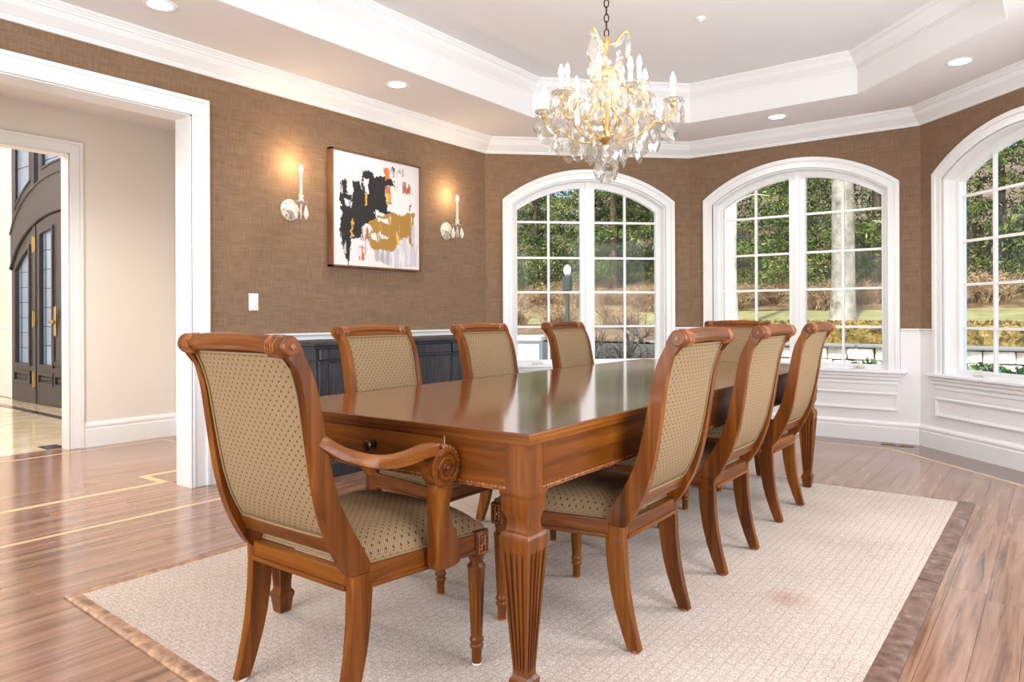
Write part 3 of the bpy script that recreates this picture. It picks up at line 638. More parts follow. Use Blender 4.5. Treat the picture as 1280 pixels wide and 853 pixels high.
SPOTS = [(-3.834, 1.934, 'recessed ceiling light in the soffit above the doorway to the hall'), (-3.81, 3.647, 'recessed ceiling light in the soffit above the painting'), (-3.27, 5.61, 'recessed ceiling light in the soffit before the arched window nearest the painting'),
         (-1.895, 6.215, 'recessed ceiling light in the soffit before the middle arched window'), (-0.516, 5.61, 'recessed ceiling light in the soffit at the bay corner farthest from the painting'),
         (0.04, 3.647, 'recessed ceiling light in the soffit along the wall opposite the painting'), (0.04, 1.934, 'recessed ceiling light in the soffit along the wall opposite the doorway')]
for x, y, lb in SPOTS: downlight(x, y, ZC, 33, lb)
downlight(-5.25, 1.5, ZC, 190, 'unseen recessed ceiling light added to brighten the hall outside the dining room')  # made-up fitting out of view, lifts the hall brightness
downlight(-5.25, 2.7, ZC, 55, 'unseen recessed ceiling light added to brighten the end of the hall')  # second added hall fitting, also out of view
foyer_fill = empty('foyer_fill_light', (-9.0, 0.8, 0)); tag(foyer_fill, 'unseen round white pendant added to brighten the foyer', 'lamp')  # globe added out of view to light the foyer
bm = bmesh.new(); add_sphere(bm, (0, 0, 3.9), 0.2, 20, 12); bm_obj('globe', bm, 'downlight', foyer_fill, True); bm = bmesh.new(); add_tube(bm, [(0, 0, 4.1), (0, 0, 5.2)], 0.008, 6); bm_obj('rod', bm, 'brass', foyer_fill)
d = bpy.data.lights.new('foyer_fill_lamp', 'POINT'); d.energy = 360; d.shadow_soft_size = 0.2; d.color = (1, 0.97, 0.94); o = bpy.data.objects.new('foyer_fill_lamp', d); COL.objects.link(o); o.parent = foyer_fill; o.location = (0, 0, 3.5)
sp_ = empty('sprinkler', (-1.90, 4.60, ZT)); tag(sp_, 'small white sprinkler head on the tray ceiling', 'sprinkler')
bm = bmesh.new(); add_lathe(bm, [(0.012, -0.016), (0.028, -0.012), (0.034, -0.003), (0.034, 0)], 20); bm_obj('cover', bm, 'trim_white', sp_, 30); bm = bmesh.new(); add_lathe(bm, [(0.010, -0.024), (0.010, -0.014)], 12); bm_obj('nozzle', bm, 'trim_white', sp_)
# ================================================================== DINING CHAIRS
def grid_mesh(bm, nu, nv, f, uvf=None, closed_u=False):
    uvl = bm.loops.layers.uv.verify(); V = [[bm.verts.new(f(i/nu, j/nv)) for j in range(nv+1)] for i in range(nu+1)]
    for i in range(nu):
        for j in range(nv):
            fc = bm.faces.new((V[i][j], V[i+1][j], V[i+1][j+1], V[i][j+1]))
            if uvf:
                for lp, (a, b) in zip(fc.loops, ((i, j), (i+1, j), (i+1, j+1), (i, j+1))): lp[uvl].uv = uvf(a/nu, b/nv)
    return V
LEG = [(.006, .020, -.022), (.06, .040, -.006), (.12, .061, .008), (.18, .077, .019), (.26, .090, .027), (.34, .096, .030), (.388, .098, .027)]
STI = [(.388, .098, .027), (.41, .091, .008), (.45, .068, -.016), (.50, .038, -.041), (.56, .004, -.062), (.62, -.020, -.077), (.70, -.041, -.091), (.78, -.057, -.103), (.86, -.073, -.115), (.91, -.088, -.127), (.942, -.103, -.139)]
SCR = (-.156, .990, .027)     # scroll centre y,z and radius
def sti_mid(z):
    for (z0, f0, r0), (z1, f1, r1) in zip(STI[:-1], STI[1:]):
        if z <= z1: t = (z-z0)/(z1-z0); return ((f0+r0)*(1-t)+(f1+r1)*t)/2
    z0, f0, r0 = STI[-1]; return (f0+r0)/2-(z-z0)*0.55
def flute(nf, amp, za, zb):
    def f(a, z):
        if za < z < zb: return 1-amp*max(0.0, math.cos(a*nf))**1.0
        return 1.0
    return f
def make_chair(name, arm):
    t = empty(name)
    k_ = 1.0; fx = 0.268 if arm else 0.252; rx0 = 0.222 if arm else 0.199; rx1 = 0.222 if arm else 0.206; fy = 0.478
    tw = 0.0145
    rx = lambda z: rx0 + max(0, (z-0.39))/0.62*(rx1-rx0)
    # rear legs and back stiles
    for s in (-1, 1):
        bm = bmesh.new(); poly = [(a, z) for z, a, b in LEG]+[(b, z) for z, a, b in reversed(LEG)]
        add_prism(bm, poly, s*rx0-tw, s*rx0+tw, 'x', 0.004); leg = bm_obj('leg', bm, 'cherry_z', t, 40)
        bm = bmesh.new(); add_lathe(bm, [(0.015, 0.0), (0.017, 0.001), (0.016, 0.007)], 12, (s*rx0, 0.0)); bm_obj('glide', bm, 'glide' if arm else 'carving', leg)
        fr = catmull([(0, a, z) for z, a, b in STI]+[(0, -.122, .975)], 3); re = catmull([(0, b, z) for z, a, b in STI], 3)
        arc = [(0, SCR[0]+SCR[2]*math.cos(q), SCR[1]+SCR[2]*math.sin(q)) for q in [math.radians(d_) for d_ in range(20, 290, 18)]]
        poly = [(p[1], p[2]) for p in fr]+[(p[1], p[2]) for p in arc]+[(p[1], p[2]) for p in reversed(re)]
        bm = bmesh.new(); add_prism(bm, poly, s*rx0-tw, s*rx0+tw, 'x', 0.004, shear=lambda a, b: s*(rx(b)-rx0)); st = bm_obj('back_stile', bm, 'cherry_z', t, 40)
        # scroll eye on the outer cheek and carved collar on the rail end
        bm = bmesh.new(); xo = s*(rx(1.0)+tw); add_lathe(bm, [(0.024, xo), (0.021, xo+0.006)] if s > 0 else [(0.021, xo-0.006), (0.024, xo)], 20, (SCR[0], SCR[1]), axis='x'); bm_obj('scroll_cap', bm, 'cherry_z', st, 40)
        bm = bmesh.new(); add_lathe(bm, [(0.0075, xo), (0.0065, xo+0.010)] if s > 0 else [(0.0065, xo-0.010), (0.0075, xo)], 12, (SCR[0], SCR[1]), axis='x'); bm_obj('plug', bm, 'carving', st, 40)
        bm = bmesh.new()
        for q in range(4): xx = s*(rx(1.0)-tw-0.004-q*0.009); add_lathe(bm, [(0.025, xx-0.0045), (0.0285, xx-0.002), (0.0285, xx+0.002), (0.025, xx+0.0045)], 24, (SCR[0]-0.002*q*0.3, SCR[1]), axis='x', rfun=lambda a, z: 1+0.03*math.cos(9*a))
        bm_obj('carved_collar', bm, 'carving', st, 40)
    # crest rail : reeded roll bowed in plan, with a flat board below it
    xw = rx(1.0)-tw; n = 22; bow = 0.016
    bm = bmesh.new(); rings = []; seg = 36
    for i in range(n+1):
        u = -1+2*i/n; cx = u*(xw+0.002); cy = SCR[0]-bow*(1-u*u)*0.8; cz = SCR[1]+0.010*(1-u*u)
        rings.append([bm.verts.new((cx, cy+0.022*(1+0.05*math.cos(9*2*PI*j/seg))*math.cos(2*PI*j/seg), cz+0.022*(1+0.05*math.cos(9*2*PI*j/seg))*math.sin(2*PI*j/seg))) for j in range(seg)])
    for a, b in zip(rings[:-1], rings[1:]):
        for j in range(seg): bm.faces.new((a[j], a[(j+1) % seg], b[(j+1) % seg], b[j]))
    bm_obj('crest_rail', bm, 'cherry_x', t, 50)
    bm = bmesh.new(); V = []
    for i in range(n+1):
        u = -1+2*i/n; q = bow*(1-u*u)*0.8; zt = SCR[1]+0.010*(1-u*u)
        row = [(-.132-q, zt-.008), (-.126-q, zt-.020), (-.128-q, .966), (-.140-q, .962), (-.146-q, zt-.026), (-.158-q, zt-.018)]
        V.append([bm.verts.new((u*xw, y, z)) for y, z in row])
    for a, b in zip(V[:-1], V[1:]):
        for j in range(6): bm.faces.new((a[j], a[(j+1) % 6], b[(j+1) % 6], b[j]))
    bm.faces.new(V[0]); bm.faces.new(V[-1][::-1]); bm_obj('crest_board', bm, 'cherry_x', t, 40)
    # upholstered back
    ZB0, ZB1 = 0.488, 0.968
    def bowq(u, z): return 0.013*(1-u*u)*min(1, (z-0.4)/0.5)
    def bf(side):
        def f(a, b):
            z = ZB0+(ZB1-ZB0)*b; u = -1+2*a; x = u*(rx(z)-tw+0.001); e = (1-u**6)*(1-(2*b-1)**8)
            y = sti_mid(z)-bowq(u, z)+(0.014+0.016*e if side > 0 else -0.010-0.010*e)
            return (x, y, z)
        return f
    ph = 0.9 if arm else 0.82
    bm = bmesh.new(); uvf = lambda a, b: ((a-0.5)*0.40*(1.1 if arm else 1), b*0.47)
    V1 = grid_mesh(bm, 14, 20, bf(1), uvf); V2 = grid_mesh(bm, 14, 20, bf(-1), uvf)
    for L1, L2 in ((V1[0], V2[0]), (V1[-1], V2[-1]), ([r[0] for r in V1], [r[0] for r in V2]), ([r[-1] for r in V1], [r[-1] for r in V2])):
        for i in range(len(L1)-1): bm.faces.new((L1[i], L1[i+1], L2[i+1], L2[i]))
    bp_ = bm_obj('back_upholstery', bm, 'upholstery', t, 60)
    for sd in (1, -1):
        f = bf(sd); ins = 0.02; loop = [f(ins+(1-2*ins)*i/10, 0.0) for i in range(11)]+[f(1-ins, i/14) for i in range(1, 15)]+[f(1-ins-(1-2*ins)*i/10, 1.0) for i in range(1, 11)]+[f(ins, 1-i/14) for i in range(1, 14)]
        bm = bmesh.new(); add_tube(bm, [(p[0], p[1]+0.002*sd, p[2]) for p in loop], 0.0042, 5, True); bm_obj('piping', bm, 'piping', bp_, True)
    # lower back rail, seat rails
    bm = bmesh.new(); poly = [(sti_mid(.452)+.012, .445), (sti_mid(.49)+.015, .488), (sti_mid(.49)-.016, .488), (sti_mid(.452)-.018, .445)]
    add_prism(bm, poly, -rx(.46)+tw-.002, rx(.46)-tw+.002, 'x'); bm_obj('back_rail', bm, 'cherry_x', t)
    bm = bmesh.new(); xw0 = rx0-tw+.001; add_box(bm, -xw0, xw0, .030, .058, .352, .402, .004); add_box(bm, -xw0, xw0, .024, .050, .346, .360, .004, 2); bm_obj('seat_rail', bm, 'cherry_x', t, 40)
    bm = bmesh.new(); add_box(bm, -fx+.024, fx-.024, fy+.004, fy+.030, .352, .404, .004); add_box(bm, -fx+.024, fx-.024, fy+.008, fy+.034, .346, .358, .004, 2); bm_obj('seat_rail', bm, 'cherry_x', t, 40)
    for s in (-1, 1):
        bm = bmesh.new(); y0, y1 = .085, fy-.022; xa, xb = rx0+.004, fx+.006
        for (i0, i1, z0, z1) in ((-.020, .012, .352, .404), (-.018, .016, .346, .358)):
            P = [(s*(xa+i0), y0), (s*(xa+i1), y0), (s*(xb+i1), y1), (s*(xb+i0), y1)]
            add_prism(bm, P if s > 0 else P[::-1], z0, z1, 'z', .003)
        bm_obj('seat_rail', bm, 'cherry_y', t, 40)
        # front leg : rosette block and turned fluted shaft
        bm = bmesh.new(); bx_, by_ = s*fx, fy+.006
        add_box(bm, bx_-.027, bx_+.027, by_-.027, by_+.027, .338, .412, .003)
        prof = [(.0135, .005), (.0150, .010), (.0160, .050), (.0195, .053), (.0215, .058), (.0195, .063), (.0170, .066), (.0200, .071), (.0225, .077), (.0200, .083), (.0180, .087)]
        prof += [(.0180+(.0270-.0180)*q/10, .090+(.292-.090)*q/10) for q in range(11)]+[(.0285, .297), (.0285, .303), (.0240, .307), (.0205, .316), (.0240, .328), (.0260, .338)]
        add_lathe(bm, prof, 40, (bx_, by_), flute(10, .13, .093, .290)); leg = bm_obj('leg', bm, 'cherry_z', t, 50)
        bm = bmesh.new(); add_lathe(bm, [(0.013, 0.0), (0.0145, 0.001), (0.0145, 0.006)], 12, (bx_, by_)); bm_obj('glide', bm, 'glide' if arm else 'carving', leg)
        for fc in (0, 1):
            bm = bmesh.new(); add_ring(bm, [(-.022, -.031), (.022, -.031), (.022, .031), (-.022, .031)], [(-.018, -.027), (.018, -.027), (.018, .027), (-.018, .027)], 0, .0035)
            for q in range(4):
                for rr in (-1, 1): add_sphere(bm, (rr*.008, .001, -.018+.012*q), .0062, 6, 4, (1, .6, 1))
            add_sphere(bm, (0, .001, 0), .006, 6, 4)
            if fc == 0: 
                for v in bm.verts: v.co = Vector((bx_+v.co.x, by_+.027+v.co.y, .375+v.co.z))
            else:
                for v in bm.verts: v.co = Vector((bx_+s*(.027+v.co.y), by_+v.co.x, .375+v.co.z))
            bm_obj('rosette', bm, 'carving', leg)
    # seat cushion
    def hw(y): u = (y-.065)/(fy+.028-.065); return (rx0-.012)+(fx+.010-(rx0-.012))*min(1, u*1.02)
    Y0, Y1 = .062, fy+.030
    def sf(a, b):
        v = b; u = -1+2*a; y = Y0+(Y1-Y0)*v+.012*(1-u*u)*max(0, v-.5)*2; x = u*hw(y)
        e = (1-abs(u)**5)**.7*(1-abs(2*v-1)**6)**.7; return (x, y, .420+.066*e)
    bm = bmesh.new(); V = grid_mesh(bm, 22, 22, sf, lambda a, b: ((a-.5)*.5, b*.45))
    uvl = bm.loops.layers.uv.verify(); loop = [r[0] for r in V]+V[-1][1:]+[r[-1] for r in V[::-1]][1:]+V[0][::-1][1:-1]; n = len(loop)
    low = [bm.verts.new((v.co.x*1.012, v.co.y, .400)) for v in loop]; acc = 0
    for i in range(n):
        j = (i+1) % n; fc = bm.faces.new((loop[i], loop[j], low[j], low[i])); ln = (loop[i].co-loop[j].co).length
        for lp, q in zip(fc.loops, ((acc, 0), (acc+ln, 0), (acc+ln, -.022), (acc, -.022))): lp[uvl].uv = q
        acc += ln
    bm.faces.new(low[::-1]); seat_loop = [(v.co.x, v.co.y, .405) for v in low]
    seat = bm_obj('seat', bm, 'upholstery', t, 70)
    bm = bmesh.new(); add_tube(bm, [(x*1.004, y, z) for x, y, z in seat_loop], .0045, 5, True); bm_obj('piping', bm, 'piping', seat, True)
    if arm:
        for s in (-1, 1):
            pts = catmull([(s*.222, -.078, .764), (s*.223, -.048, .742), (s*.238, -.008, .714), (s*.275, .050, .691), (s*.288, .110, .681), (s*.298, .165, .684), (s*.304, .215, .693), (s*.308, .255, .694)], 5)
            bm = bmesh.new(); rings = []
            for i, p in enumerate(pts):
                q = pts[min(i+1, len(pts)-1)]-pts[max(i-1, 0)]; tn = q.normalized(); nz = Vector((0, -tn.z, tn.y)).normalized()
                wd = .012+.010*min(1, i/8); th = .017
                cs = [(-1, -.9), (-1, .55), (-.55, 1), (.55, 1), (1, .55), (1, -.9), (.6, -1.1), (-.6, -1.1)]
                rings.append([bm.verts.new(p+Vector((cs_[0]*wd, 0, 0))+nz*(cs_[1]*th)) for cs_ in cs])
            for a, b in zip(rings[:-1], rings[1:]):
                for j in range(8): bm.faces.new((a[j], a[(j+1) % 8], b[(j+1) % 8], b[j]))
            bm.faces.new(rings[0]); bm.faces.new(rings[-1][::-1]); ar = bm_obj('arm', bm, 'cherry_y', t, 50)
            # scrolled hand rest : drum with a spiral bead and carved leaf
            cy, cz, R = .283, .640, .055; bm = bmesh.new()
            x0, x1 = s*.308-.024, s*.308+.024
            add_lathe(bm, [(R-.003, x0), (R, x0+.003), (R, x1-.003), (R-.003, x1)], 40, (cy, cz), axis='x'); sc = bm_obj('arm_scroll', bm, 'cherry_y', t, 40)
            for xo in (x0-.001, x1+.001):
                bm = bmesh.new(); sp = []
                for i in range(64): q = i/63; a = PI*.75-q*4.6*PI; r = (R-.006)*(1-q*.86); sp.append((xo, cy+r*math.cos(a), cz+r*math.sin(a)))
                add_tube(bm, sp, .0042, 6); add_sphere(bm, (xo, cy, cz), .009, 8, 6); bm_obj('spiral', bm, 'cherry_y', sc, True)
            bm = bmesh.new()
            for q in range(9):
                a = math.radians(95-q*14)
                for k2 in (-1, 0, 1): add_sphere(bm, (s*.308+k2*.014, cy+(R+.0015)*math.cos(a), cz+(R+.0015)*math.sin(a)), .0085, 6, 4, (1, .9, .9))
            bm_obj('leaf_carving', bm, 'carving', sc, True)
            poly = [(.256, .600), (.318, .596), (.312, .560), (.310, .520), (.322, .480), (.345, .440), (.362, .400), (.362, .352), (.270, .352), (.266, .40), (.262, .450), (.256, .500), (.252, .550)]
            pl = catmull([(0, a, b) for a, b in poly], 3, True); bm = bmesh.new()
            add_prism(bm, [(p[1], p[2]) for p in pl], s*.292-.017, s*.292+.017, 'x', .004, shear=lambda a, b: s*.014*max(0, min(1, (b-.4)/.2))); bm_obj('arm_post', bm, 'cherry_z', t, 40)
    return t
RUGZ = 0.0125
TROT = math.radians(1.25)
GR = 'dining chairs around the long table'
side = make_chair('dining_chair', False)
SIDES = [(-1.072, 2.237, PI/2+.02, 'cherry side chair on the window side, next to the armchair end of the table'),
         (-1.098, 3.055, PI/2+.01, 'cherry side chair on the side away from the painting, middle of its row of three'),
         (-1.143, 3.948, PI/2+.01, 'cherry side chair on the side away from the painting, next to the far head chair'),
         (-2.372, 2.262, -PI/2+.02, 'cherry side chair on the painting side, next to the armchair end of the table'),
         (-2.392, 3.06, -PI/2+.02, 'cherry side chair on the painting side, middle of its row of three'),
         (-2.412, 3.93, -PI/2+.02, 'cherry side chair on the painting side, nearest the arched window'),
         (-1.772, 4.755, PI+.02, 'cherry side chair at the head of the table before the middle arched window')]
SIDES[0] = (*SIDES[0][:3], 'cherry side chair on the side away from the painting, next to the armchair')
SIDES[3] = (*SIDES[3][:3], 'cherry side chair on the painting side, next to the armchair')
for i, (x, y, rz, lb) in enumerate(SIDES):
    o = side if i == 0 else copy_tree(side)
    o.location = (x, y, RUGZ); o.rotation_euler[2] = rz; tag(o, lb, 'chair', GR)
arm = make_chair('armchair', True); arm.location = (-1.683, 1.193, RUGZ); arm.rotation_euler[2] = 0.0
tag(arm, 'cherry armchair with scrolled arms and dotted gold upholstery at the end of the table', 'chair')

# ================================================================== TABLE
tb = empty('dining_table', (-1.735, 3.095, RUGZ), TROT); tag(tb, 'long polished cherry dining table with fluted square legs and end drawer', 'table')
TL, TW, TH = 1.585, 0.598, 0.760-RUGZ
cuts = [-TL, -0.685, 0.0, 0.685, TL]
for a, b in zip(cuts[:-1], cuts[1:]):
    bm = bmesh.new(); y0 = a+(0.0007 if a > -TL else 0); y1 = b-(0.0007 if b < TL else 0)
    e = 0.016; add_box(bm, -TW+e, TW-e, y0+(e if a == -TL else 0), y1-(e if b == TL else 0), TH-0.028, TH, 0.0006)
    bm_obj('table_leaf', bm, 'cherry_top', tb)
for s in (-1, 1):            # moulded edge round the top
    q = [(s*(TW-.0155), -TL+.0155), (s*TW, -TL), (s*TW, TL), (s*(TW-.0155), TL-.0155)]; bm = bmesh.new(); add_prism(bm, q if s > 0 else q[::-1], TH-.017, TH+.0006, 'z', .0022)
    q2 = [(s*(TW-.0155), -TL+.0155), (s*(TW-.007), -TL+.007), (s*(TW-.007), TL-.007), (s*(TW-.0155), TL-.0155)]; add_prism(bm, q2 if s > 0 else q2[::-1], TH-.030, TH-.016, 'z'); bm_obj('edge_moulding', bm, 'cherry_y', tb)
    q = [(-TW+.0155, s*(TL-.0155)), (-TW, s*TL), (TW, s*TL), (TW-.0155, s*(TL-.0155))]; bm = bmesh.new(); add_prism(bm, q, TH-.017, TH+.0006, 'z', .0022)
    q2 = [(-TW+.0155, s*(TL-.0155)), (-TW+.007, s*(TL-.007)), (TW-.007, s*(TL-.007)), (TW-.0155, s*(TL-.0155))]; add_prism(bm, q2, TH-.030, TH-.016, 'z'); bm_obj('edge_moulding', bm, 'cherry_x', tb)
AP0 = 0.602-RUGZ; ins = 0.027
for s in (-1, 1):
    bm = bmesh.new(); add_box(bm, s*(TW-ins)-.011, s*(TW-ins)+.011, -TL+.09, TL-.09, AP0, TH-.030); bm_obj('apron', bm, 'cherry_y', tb)
    bm = bmesh.new(); y = s*(TL-ins); add_box(bm, -TW+.09, TW-.09, y-.011, y+.011, AP0, TH-.030); bm_obj('apron', bm, 'cherry_x', tb)
    # carved bead along the lower edge
    bm = bmesh.new(); xx = s*(TW-ins+.004); nb = 190
    for i in range(nb): yy = -TL+.095+(2*TL-.19)*i/(nb-1); add_sphere(bm, (xx+s*.004, yy, AP0+.004), .0075, 6, 4, (.8, 1.3, .8))
    add_box(bm, min(xx-.012*s, xx+.006*s), max(xx-.012*s, xx+.006*s), -TL+.09, TL-.09, AP0-.004, AP0+.012); bm_obj('bead_moulding', bm, 'carving', tb)
    bm = bmesh.new(); yy = s*(TL-ins+.004); nb = 70
    for i in range(nb): x_ = -TW+.095+(2*TW-.19)*i/(nb-1); add_sphere(bm, (x_, yy+s*.004, AP0+.004), .0075, 6, 4, (1.3, .8, .8))
    add_box(bm, -TW+.09, TW-.09, min(yy-.012*s, yy+.006*s), max(yy-.012*s, yy+.006*s), AP0-.004, AP0+.012); bm_obj('bead_moulding', bm, 'carving', tb)
dr = box('drawer', -.285, .285, -TL+ins-.015, -TL+ins-.010, AP0+.022, TH-.036, 'cherry_x', tb, .002)
for xx in (-.290, .290): box('inlay_line', xx-.0018, xx+.0018, -TL+ins-.0125, -TL+ins-.010, AP0+.016, TH-.032, 'inlay_maple', dr)
bm = bmesh.new(); add_lathe(bm, [(.007, -.036), (.014, -.034), (.017, -.028), (.014, -.021), (.008, -.017), (.008, -.006), (.016, -.003), (.016, 0)], 16, (0, (AP0+TH-.014)/2), axis='y')
for v in bm.verts: v.co.y += -TL+ins-.014
bm_obj('knob', bm, 'dark_bronze', dr, 40)
# square tapered legs with four flutes a side
def table_leg():
    bm = bmesh.new()
    def sec(h, z, d, nf=4):
        pts = []; m_ = .17*h
        for sd in range(4):
            loc = [(-h, -h)]
            for q in range(nf):
                c0 = -h+m_+(2*h-2*m_)*(q+.5)/nf; r = (2*h-2*m_)/nf*.36; loc += [(c0-r, -h), (c0-r*.6, -h+d*.8), (c0, -h+d), (c0+r*.6, -h+d*.8), (c0+r, -h)]
            for x, y in loc:
                for _ in range(sd): x, y = -y, x
                pts.append((x, y, z))
        return [bm.verts.new(p) for p in pts]
    L = [(.0215, 0, 0), (.0265, .055, 0), (.0270, .060, 0), (.0305, .068, 0), (.0305, .082, 0), (.0245, .090, 0), (.0225, .094, 0), (.0226, .104, 0), (.0230, .116, .0055)]
    L += [(.0230+(.0455-.0230)*q/8, .116+(.425-.116)*q/8, .0055+.003*q/8) for q in range(1, 9)]+[(.0462, .440, 0), (.0470, .458, 0), (.0480, .462, 0), (.0480, .474, 0), (.0450, .478, 0), (.0430, .486, 0), (.0355, .492, 0), (.0330, .505, 0), (.0335, .520, 0), (.0390, .537, 0), (.0440, .546, 0), (.0440, .584, 0), (.0470, .588, 0), (.0480, .596, 0), (.0470, .602, 0), (.0470, TH-.030+RUGZ, 0)]
    R = [sec(h, z-RUGZ if z > 0.02 else z, d) for h, z, d in L]; n = len(R[0])
    for a, b in zip(R[:-1], R[1:]):
        for j in range(n): bm.faces.new((a[j], a[(j+1) % n], b[(j+1) % n], b[j]))
    bm.faces.new(R[0][::-1]); bm.faces.new(R[-1]); return bm
lg = bm_obj('leg', table_leg(), 'cherry_z', tb, 35)
for i, (sx, sy) in enumerate(((1, -1), (-1, -1), (1, 1), (-1, 1))):
    o = lg if i == 0 else new_obj('leg', lg.data, tb); o.location = (sx*(TW-.064), sy*(TL-.064), 0)

# ================================================================== RUG
rug = empty('area_rug', (0, 0, 0)); tag(rug, 'pale woven rug with brown leather border under the dining table', 'rug')
RQ = [(-3.035, 1.150), (-0.377, 1.02), (-0.377, 4.775), (-3.095, 4.775)]
bw = 0.062
RI = [(-3.035+bw*.8, 1.150+bw*.75), (-0.377-bw*1.25, 1.02+bw), (-0.377-bw*1.25, 4.775-.018), (-3.095+bw*.8, 4.775-.018)]
bm = bmesh.new(); add_prism(bm, RI, 0.0012, .0110, 'z'); bm_obj('field', bm, 'rug_weave', rug)
for i, m_ in enumerate(('rug_border', 'rug_leather', 'rug_leather', 'rug_border')):
    j = (i+1) % 4; p, q, q2, p2 = Vector(RQ[i]), Vector(RQ[j]), Vector(RI[j]), Vector(RI[i])
    segs = [(0, 1)] if i != 1 else [(0, .30), (.302, .60), (.602, 1)]
    for s0, s1 in segs:
        bm = bmesh.new(); V = []; nn = 40
        for c in range(nn+1):
            tt = s0+(s1-s0)*c/nn; a = p.lerp(q, tt); b = p2.lerp(q2, tt); wv = .0018*math.sin(tt*37)+.0012*math.sin(tt*91+1)
            sec = [(a, .0008), (a, .006+wv*.3), (a.lerp(b, .16), .0110+wv*.4), (a.lerp(b, .55), .0108+wv*.4), (b, .0100), (b, .0008)]
            V.append([bm.verts.new((v.x, v.y, z)) for v, z in sec])
        for A_, B_ in zip(V[:-1], V[1:]):
            for k2 in range(6): bm.faces.new((A_[k2], A_[(k2+1) % 6], B_[(k2+1) % 6], B_[k2]))
        bm.faces.new(V[0]); bm.faces.new(V[-1][::-1]); bm_obj('border', bm, m_, rug, 40)

# ================================================================== BUFFET
bf_ = empty('buffet', (-4.335+.045, 3.86, 0)); tag(bf_, 'distressed black buffet cabinet standing against the wall under the painting', 'cabinet')
BD, BH = 0.43, 0.905
bm = bmesh.new(); add_box(bm, 0, BD, -.90, .86, .10, BH-.035); bm_obj('body', bm, 'black_paint', bf_)
bm = bmesh.new(); add_box(bm, -.01, BD+.035, -.94, .90, BH-.028, BH, .008, 2); add_box(bm, 0, BD+.020, -.925, .885, BH-.045, BH-.028, .005); bm_obj('top', bm, 'black_paint', bf_)
bm = bmesh.new(); add_box(bm, 0, BD+.012, -.915, .875, BH-.135, BH-.122, .004); add_box(bm, 0, BD+.015, -.92, .88, .0, .10, .006); bm_obj('moulding', bm, 'black_paint', bf_)
for yc in (-.845, -.19, .455, .81):
    bm = bmesh.new(); add_box(bm, BD-.005, BD+.012, yc-.035, yc+.035, .10, BH-.135, .004); add_box(bm, BD-.004, BD+.024, yc-.038, yc+.038, BH-.122, BH-.045, .008); add_box(bm, BD-.004, BD+.018, yc-.044, yc+.044, BH-.15, BH-.13, .005); bm_obj('pilaster', bm, 'black_paint', bf_)
for a, b in ((-.80, -.235), (-.145, .41), (.50, .765)):
    bm = bmesh.new(); n = 12; pts = []
    for i in range(n+1): u = -1+2*i/n; pts.append((BD+.002+.020*(1-u*u), a+(b-a)*i/n))
    add_prism(bm, pts+[(BD-.02, b), (BD-.02, a)], .12, BH-.15, 'z'); dd_ = bm_obj('door', bm, 'black_paint', bf_, 30)
    bm = bmesh.new(); add_sphere(bm, (BD+.030, b-.05, .55), .014, 10, 6); bm_obj('knob', bm, 'dark_bronze', dd_, True)
    bm = bmesh.new(); add_box(bm, BD-.004, BD+.010, a, b, BH-.118, BH-.05, .004); bm_obj('drawer', bm, 'black_paint', bf_)

